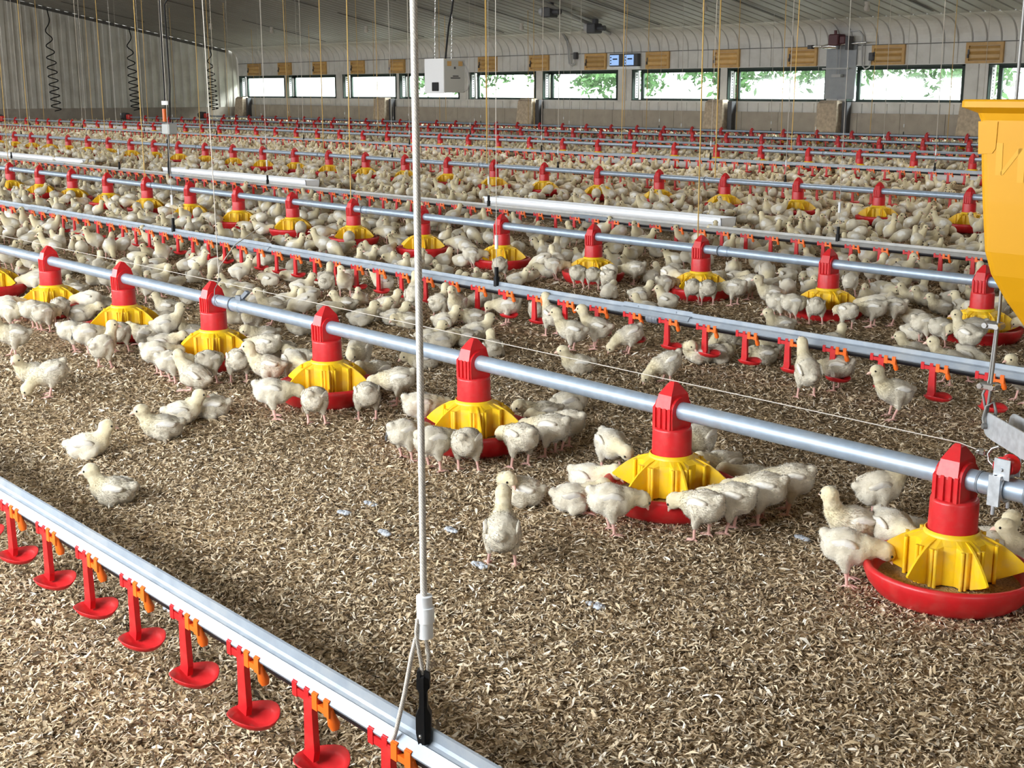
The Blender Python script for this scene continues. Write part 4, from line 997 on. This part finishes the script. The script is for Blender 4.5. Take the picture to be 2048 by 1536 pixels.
    for hk, ft, s in legs:
        mb = MB(); nn = 7 if lod < 2 else 3
        mb.tube([hk+Vector((0, 0, .010)), hk, (hk+ft)/2+Vector((.0015, 0, 0)), ft+Vector((0, 0, .004))], [.0058, .0050, .0040, .0042], nn)
        if lod < 2:
            for a, ln in ((0, .030), (32, .025), (-32, .025), (180, .013)):
                d = Vector((math.cos(math.radians(a)), math.sin(math.radians(a)), 0)); mb.tube([ft+Vector((0, 0, .003)), ft+d*ln*.55+Vector((0, 0, .0025)), ft+d*ln+Vector((0, 0, -.001))], [.0034, .0027, .0012], 6)
        addmb(mb, PINK)
    # short down standing off the skin
    if lod == 0:
        tri = [(q[0], q[1], q[2]) for q in F]+[(q[0], q[2], q[3]) for q in F if len(q) == 4]; tri = np.array(tri)
        A, Bb, Cq = V[tri[:, 0]], V[tri[:, 1]], V[tri[:, 2]]; ar = np.linalg.norm(np.cross(Bb-A, Cq-A), axis=1); K = 5200
        t = rr.choice(len(tri), K, p=ar/ar.sum()); u = rr.random((K, 2)); fl_ = u.sum(1) > 1; u[fl_] = 1-u[fl_]
        pt = A[t]+(Bb[t]-A[t])*u[:, :1]+(Cq[t]-A[t])*u[:, 1:]; nr_ = NRM[tri[t, 0]]
        flow = np.array([-.9, 0, -.35])+rr.normal(0, .45, (K, 3)); flow -= nr_*(flow*nr_).sum(1, keepdims=True)
        dr = flow*.9+nr_*rr.uniform(.25, .75, (K, 1)); dr /= np.linalg.norm(dr, axis=1, keepdims=True)
        dhd = np.linalg.norm(pt-np.array(hd), axis=1); ln = np.where(dhd < .033, .0022, .0055)*rr.uniform(.6, 1.25, K)
        wd = np.cross(dr, nr_); wd /= np.linalg.norm(wd, axis=1, keepdims=True)+1e-9; wd *= .00075
        fv = np.stack([pt-wd-nr_*.0005, pt+wd-nr_*.0005, pt+dr*ln[:, None]], 1).reshape(-1, 3); fc = np.repeat(Cc[tri[t, 0]]*rr.uniform(.93, 1.10, (K, 1)), 3, axis=0)
        addmesh(fv, [(3*i, 3*i+1, 3*i+2) for i in range(K)], np.clip(fc, 0, .95)); fn = nr_*.8+dr*.55; bird.fibre = np.repeat(fn/np.linalg.norm(fn, axis=1, keepdims=True), 3, axis=0)
    return np.concatenate(verts), np.clip(np.concatenate(cols), 0, 1), faces, mi
def pig_mesh(name, V, C, F, mi, mats, smooth=True, fibre=None):
    me = bpy.data.meshes.new(name); me.from_pydata([tuple(p) for p in V], [], F)
    for m in mats: me.materials.append(m)
    me.polygons.foreach_set('material_index', mi)
    if smooth: me.polygons.foreach_set('use_smooth', [True]*len(F))
    at = me.color_attributes.new('pigment', 'FLOAT_COLOR', 'POINT')
    at.data.foreach_set('color', np.concatenate([C, np.ones((len(C), 1))], 1).astype(np.float32).ravel())
    if fibre is not None:
        me.update(); vn = np.empty(len(V)*3); me.vertices.foreach_get('normal', vn); vn = vn.reshape(-1, 3); vn[-len(fibre):] = fibre
        me.normals_split_custom_set_from_vertices([tuple(q) for q in vn])
    return me
POSES = ['stand', 'standR', 'standL', 'feed', 'peck', 'sit', 'sitL', 'sitR', 'sleep', 'sitfeed', 'preen', 'squat', 'reach']
LIB = {}
def lib(pose, lod, var):
    k = (pose, lod, var)
    if k not in LIB:
        d = bird(pose, lod, sum(ord(q) for q in pose)+lod*7+var*31)
        LIB[k] = pig_mesh('chick', *d, [M['chick'], M['eye']], True, bird.fibre if lod == 0 else None)
    return LIB[k]
WORD = {'stand': 'standing', 'standR': 'standing', 'standL': 'standing', 'feed': 'feeding', 'peck': 'pecking', 'sit': 'sitting', 'sitL': 'sitting', 'sitR': 'sitting', 'sleep': 'dozing', 'sitfeed': 'lying', 'preen': 'preening'}
fixed = [list(c) for c in CH]
for it in range(12):                                            # keep the hand-placed birds from standing in one another
    for i in range(len(fixed)):
        for j in range(i):
            dx, dy = fixed[i][0]-fixed[j][0], fixed[i][1]-fixed[j][1]; d = math.hypot(dx, dy)
            if d < .088:
                s = (.088-d)/2/max(d, 1e-4); fixed[i][0] += dx*s; fixed[i][1] += dy*s; fixed[j][0] -= dx*s; fixed[j][1] -= dy*s
# the rest of the flock
CELL = .12; grid = {}
def free(x, y, dmin):
    cx, cy = int(x//CELL), int(y//CELL)
    for a in (-1, 0, 1):
        for b in (-1, 0, 1):
            for (px, py) in grid.get((cx+a, cy+b), ()):
                if (px-x)**2+(py-y)**2 < dmin*dmin: return False
    return True
def put(x, y): grid.setdefault((int(x//CELL), int(y//CELL)), []).append((x, y))
for c in fixed: put(c[0], c[1])
def visible(x, y, mx=120):
    s = screen(x, y, .08); return s[2] > 0 and -mx < s[0] < 2048+mx and s[1] < 1500
auto = []
hx_, hy_ = [], []
for (px, py, li, nn_) in PANS:
    if li == 0 and px > -5.6: continue
    cnt = R.choice((3, 4, 5, 6, 7)) if li < 3 else R.choice((2, 3, 4, 5))
    if li == 1 and px > -5.8: cnt = R.choice((3, 4))
    for q in range(cnt):
        a = R.uniform(0, 2*PI); rd = R.uniform(.205, .235); x, y = px+rd*math.cos(a), py+rd*math.sin(a)
        if visible(x, y) and free(x, y, .085): put(x, y); auto.append((x, y, math.degrees(a)+180+R.uniform(-12, 12), R.choice(('feed', 'feed', 'sitfeed'))))
pang = {}
for p in PANS: pang.setdefault((int(p[0]//.5), int(p[1]//.5)), []).append(p)
def pan_clear(x, y):
    for a in (-1, 0, 1):
        for b in (-1, 0, 1):
            for p in pang.get((int(x//.5)+a, int(y//.5)+b), ()):
                if (p[0]-x)**2+(p[1]-y)**2 < .23**2: return False
    return True
def dens(x, y):
    if y < 2.05: return 0
    clump = .55+.75*max(0, .5+1.3*mnoise.noise(Vector((x*.9, y*1.1, 3.3))))
    if y < 3.74:
        return 30*clump if x < -5.2 and y > 2.6 else (14 if x < -4.9 and y > 2.75 else 0)
    if y < 5.0: return (22*clump if x < -5.2 else 5) if y > 4.1 else (10 if x < -5.5 else 1.5)
    if y < 6.4: return (22 if x > -5.5 else 27)*clump
    if y < 8.9: return (38 if x > -7.2 else 30)*clump*(.35 if (6.95 < y < 7.5 and x < -5) else 1)
    return 32*clump
ymax = 22.9; step = .30; yy = 2.05
trl = [(t[0], t[1], t[2]) for t in TR]
while yy < ymax:
    xx = XE+.4
    while xx < 1:
        if visible(xx+.15, yy+.15, 160):
            for q in range(int(R.random()+dens(xx, yy)*step*step)):
                x, y = xx+R.random()*step, yy+R.random()*step
                if any(a-.05 < x < b+.05 and ty-.75 < y < ty+.15 for a, b, ty in trl) and R.random() < .97: continue
                if pan_clear(x, y) and free(x, y, .088):
                    put(x, y); auto.append((x, y, R.uniform(0, 360), R.choices(('sit', 'sitL', 'sitR', 'sleep', 'stand', 'standR', 'standL', 'peck', 'sitfeed'), (20, 10, 10, 22, 10, 5, 5, 9, 6))[0]))
        xx += step
    yy += step
auto = [a for a in auto if visible(a[0], a[1], 60)]
def depth(a): return screen(a[0], a[1], .05)[2]
auto.sort(key=depth)
NIND = 300-len(fixed)
ind, rest = auto[:NIND], auto[NIND:]
def zone(y):
    if y < 2.342: return 'in front of the front feeder line'
    if y < 3.743: return 'between front feeder line and second drinker line'
    if y < 5.014: return 'between second drinker and second feeder lines'
    if y < 6.422: return 'behind the second feeder line'
    if y < 8.842: return 'beyond the third drinker line'
    return 'in the far flock'
TONE = ['cream', 'pale', 'white', 'yellowish']
cnt = {}
allb = sorted([(screen(a[0], a[1], .05)[0], a, 1) for a in ind], key=lambda t: -t[0])
for i, (x, y, hdg, pose, label) in enumerate(fixed):
    o = link('chick', lib(pose, 0, i % 2)); o.location = (x, y, 0); o.rotation_euler = (0, 0, math.radians(hdg)); s = R.uniform(.87, .96); o.scale = (s, s, s)
    tag(o, label, 'chick', 'chicks on the litter')
for sx, (x, y, hdg, pose), _ in allb:
    lod = 0 if depth((x, y)) < 5.5 else 1
    o = link('chick', lib(pose, lod, R.randrange(2))); o.location = (x, y, 0); o.rotation_euler = (0, 0, math.radians(hdg)); s = R.uniform(.84, .96); o.scale = (s, s, s)
    k = (WORD[pose], zone(y)); cnt[k] = cnt.get(k, 0)+1
    w = 'rightmost of these' if cnt[k] == 1 else nth(cnt[k])+' from the right'
    tag(o, 'cream chick %s %s, %s' % (k[0], k[1], w), 'chick', 'chicks on the litter')
# dark smudges on two rumps
for lab in ('smudge', 'rump spot'):
    for o in [q for q in COL.objects if lab in str(q.get('label', ''))]:
        mb = MB()
        for q in range(4): mb.sphere((-.066+.002*q, .012+.004*(q % 2), .080+.006*q), .0052, 8, sc=(.7, 1, 1.2))
        mb.build('dirt_smudge', M['darkgrey'], o)
# everything beyond: one flock
lowp = {}
acc = {}
for (x, y, hdg, pose) in rest: acc.setdefault(pose, []).append((x, y, math.radians(hdg), R.uniform(.86, 1.0)))
VV, CC, FF, LT = [], [], [], []; nb = 0
for pose, L_ in acc.items():
    V, C, F, mi = bird(pose, 2, 5+len(pose))
    T = []
    for q in F: T.append(q[:3]); 
    quad = [(q if len(q) == 4 else (q[0], q[1], q[2], q[2])) for q in F]
    tri = np.array([(q[0], q[1], q[2]) for q in F]+[(q[0], q[2], q[3]) for q in F if len(q) == 4]+[(q[0], q[i], q[i+1]) for q in F if len(q) > 4 for i in range(2, len(q)-1)])
    for (x, y, a, s) in L_:
        ca, sa = math.cos(a)*s, math.sin(a)*s
        W_ = np.stack([V[:, 0]*ca-V[:, 1]*sa+x, V[:, 0]*sa+V[:, 1]*ca+y, V[:, 2]*s], 1)
        VV.append(W_); CC.append(C*np.array([1, .985, .94])*R.uniform(.80, 1.02)); FF.append(tri+nb); nb += len(V)
VV = np.concatenate(VV); CC = np.clip(np.concatenate(CC), 0, 1); FF = np.concatenate(FF)
def big_mesh(name, V, C, T, m, smooth):
    me = bpy.data.meshes.new(name); me.vertices.add(len(V)); me.vertices.foreach_set('co', V.astype(np.float32).ravel())
    k = T.shape[1]; me.loops.add(T.size); me.loops.foreach_set('vertex_index', T.astype(np.int32).ravel())
    me.polygons.add(len(T)); me.polygons.foreach_set('loop_start', np.arange(0, T.size, k, dtype=np.int32)); me.polygons.foreach_set('loop_total', np.full(len(T), k, dtype=np.int32))
    if smooth: me.polygons.foreach_set('use_smooth', np.ones(len(T), dtype=bool))
    me.update(calc_edges=True); me.materials.append(m)
    at = me.color_attributes.new('pigment', 'FLOAT_COLOR', 'POINT'); at.data.foreach_set('color', np.concatenate([C, np.ones((len(C), 1))], 1).astype(np.float32).ravel())
    return me
o = link('chick_flock', big_mesh('chick_flock', VV, CC, FF, M['flock'], True))
tag(o, 'dense flock of cream chicks covering the litter beyond the second feeder line', 'flock', kind='stuff')
print('chicks: hand', len(fixed), 'single', len(ind), 'flock', len(rest), 'flock tris', len(FF), 'nearest flock depth', depth(rest[0]))

# ------------------------------------------------------------------ loose litter
def litter_flakes():
    pts = []
    for (d0, d1, rho) in ((1.3, 2.6, 37000), (2.6, 3.6, 24000), (3.6, 5.0, 11000), (5.0, 7.5, 2600), (7.5, 11.0, 900)):
        w = 1024/FPX*1.22
        n = int(rho*w*(d1*d1-d0*d0)); u = NR.random(n); d = np.sqrt(d0*d0+(d1*d1-d0*d0)*u); s = (NR.random(n)*2-1)*d*w
        g = d; x = -_sy*g+_cy*s; y = _cy*g+_sy*s
        k = (y > -.3); pts.append(np.stack([x[k], y[k], d[k]], 1))
    P = np.concatenate(pts); n = len(P)
    ln = NR.uniform(.0034, .0082, n)*np.where(NR.random(n) < .06, 1.6, 1)*np.clip(P[:, 2]/3.2, 1, 2.2); wd = ln*NR.uniform(.14, .34, n)
    a = NR.uniform(0, 2*PI, n); tl = NR.normal(0, .38, n); rl = NR.normal(0, .5, n)
    dx = np.stack([np.cos(a)*np.cos(tl), np.sin(a)*np.cos(tl), np.sin(tl)], 1); sd = np.stack([-np.sin(a)*np.cos(rl), np.cos(a)*np.cos(rl), np.sin(rl)], 1)
    h = NR.uniform(.0012, .0085, n); c = np.stack([P[:, 0], P[:, 1], h], 1); bend = NR.normal(0, .28, n)*ln
    up = np.array([0, 0, 1.0])
    rows = []
    for t, wf in ((-1, .45), (0, 1), (1, .35)):
        m = c+dx*(ln*t)[:, None]+up*(bend*(1-t*t))[:, None]
        rows += [m-sd*(wd*wf)[:, None], m+sd*(wd*wf)[:, None]]
    V = np.stack(rows, 1).reshape(-1, 3); V[:, 2] = np.maximum(V[:, 2], .0004)
    b = (np.arange(n)*6)[:, None]; T = np.concatenate([b+np.array([[0, 1, 3, 2]]), b+np.array([[2, 3, 5, 4]])], 0)
    pal = np.array([(.075, .05, .028), (.23, .16, .09), (.45, .34, .205), (.65, .52, .35), (.80, .68, .50), (.88, .81, .69)]); pr = np.array([.12, .17, .23, .24, .16, .08])
    q = NR.choice(6, n, p=pr); C = pal[q]*NR.uniform(.8, 1.2, (n, 1))
    C = np.repeat(np.clip(C, 0, 1), 6, axis=0)
    o = link('litter_shavings', big_mesh('litter_shavings', V, C, T, M['flake'], False))
    tag(o, 'loose straw and wood shavings spread over the floor', 'litter', kind='stuff'); print('flakes', n)
litter_flakes()
DROPXY = [(-2.529, 1.701), (-2.345, 1.688), (-2.253, 1.818), (-1.708, 1.747), (-1.67, 2.393), (-2.034, 1.718), (-2.546, 1.789), (-2.254, 1.096)]
for i, (x, y) in enumerate(DROPXY):
    mb = MB()
    for q in range(16): mb.sphere((R.uniform(-.018, .018), R.uniform(-.006, .006), .006), R.uniform(.006, .009), 8, sc=(1, 1, .55))
    tag(mb.build('dropping', M['dropping'], loc=(x, y, 0)), 'small grey-white dropping on the bare litter', 'dropping', 'droppings on the litter')

# ------------------------------------------------------------------ trees outside
def tree(x, y, r, z0, n, label):
    e = tag(empty('tree', (x, y, -.1)), label, 'tree', 'trees outside the far windows')
    t = MB(); t.tube([(0, 0, 0), (.1, 0, 2.2), (0, .1, 5.0)], [.22, .17, .08], 9); t.build('trunk', M['bark'], e)
    k = n; c = np.stack([NR.normal(0, r*.5, k), NR.normal(0, r*.45, k), z0+.1+np.abs(NR.normal(0, 1.9, k))+.25*np.sin(NR.random(k)*6.28)+.35*NR.random(k)], 1)
    cl = NR.normal(0, 1, (60, 3))*np.array([r*.55, r*.45, .9])+np.array([0, 0, z0+1.6]); cl[:, 2] = np.maximum(cl[:, 2], z0+.25)
    c = cl[NR.integers(0, 60, k)]+NR.normal(0, .24, (k, 3))
    a = NR.normal(0, 1, (k, 3)); a /= np.linalg.norm(a, axis=1, keepdims=True); b = NR.normal(0, 1, (k, 3)); b -= a*(a*b).sum(1, keepdims=True); b /= np.linalg.norm(b, axis=1, keepdims=True)
    s = NR.uniform(.05, .12, (k, 1)); V = np.stack([c-a*s*1.4, c+b*s*.6, c+a*s*1.4, c-b*s*.6], 1).reshape(-1, 3); T = np.arange(4*k).reshape(-1, 4)
    C = np.repeat(np.array([.14, .27, .11])*NR.uniform(.5, 1.6, (k, 1)), 4, axis=0)
    o = link('leaves', big_mesh('leaves', V, C, T, M['leafc'], False), e)
TREES = [(-21.1, 31.0, 1.9, 'leafy green tree seen through the window left of the hopper'), (-25.0, 31.0, 2.0, 'leafy green tree seen through the window right of the concrete post'), (-31.0, 33.0, 1.7, 'green tree seen through the window under the blue screens'),
         (-34.7, 32.5, 1.8, 'green tree seen through the seventh window from the far corner'), (-40.8, 34.0, 1.6, 'green tree seen through the window right of the heater'), (-16.9, 31.0, 1.9, 'leafy green tree seen through the window behind the hopper')]
for x, y, r, t in TREES: tree(x, y, r*1.35, 1.25, 4200, t)
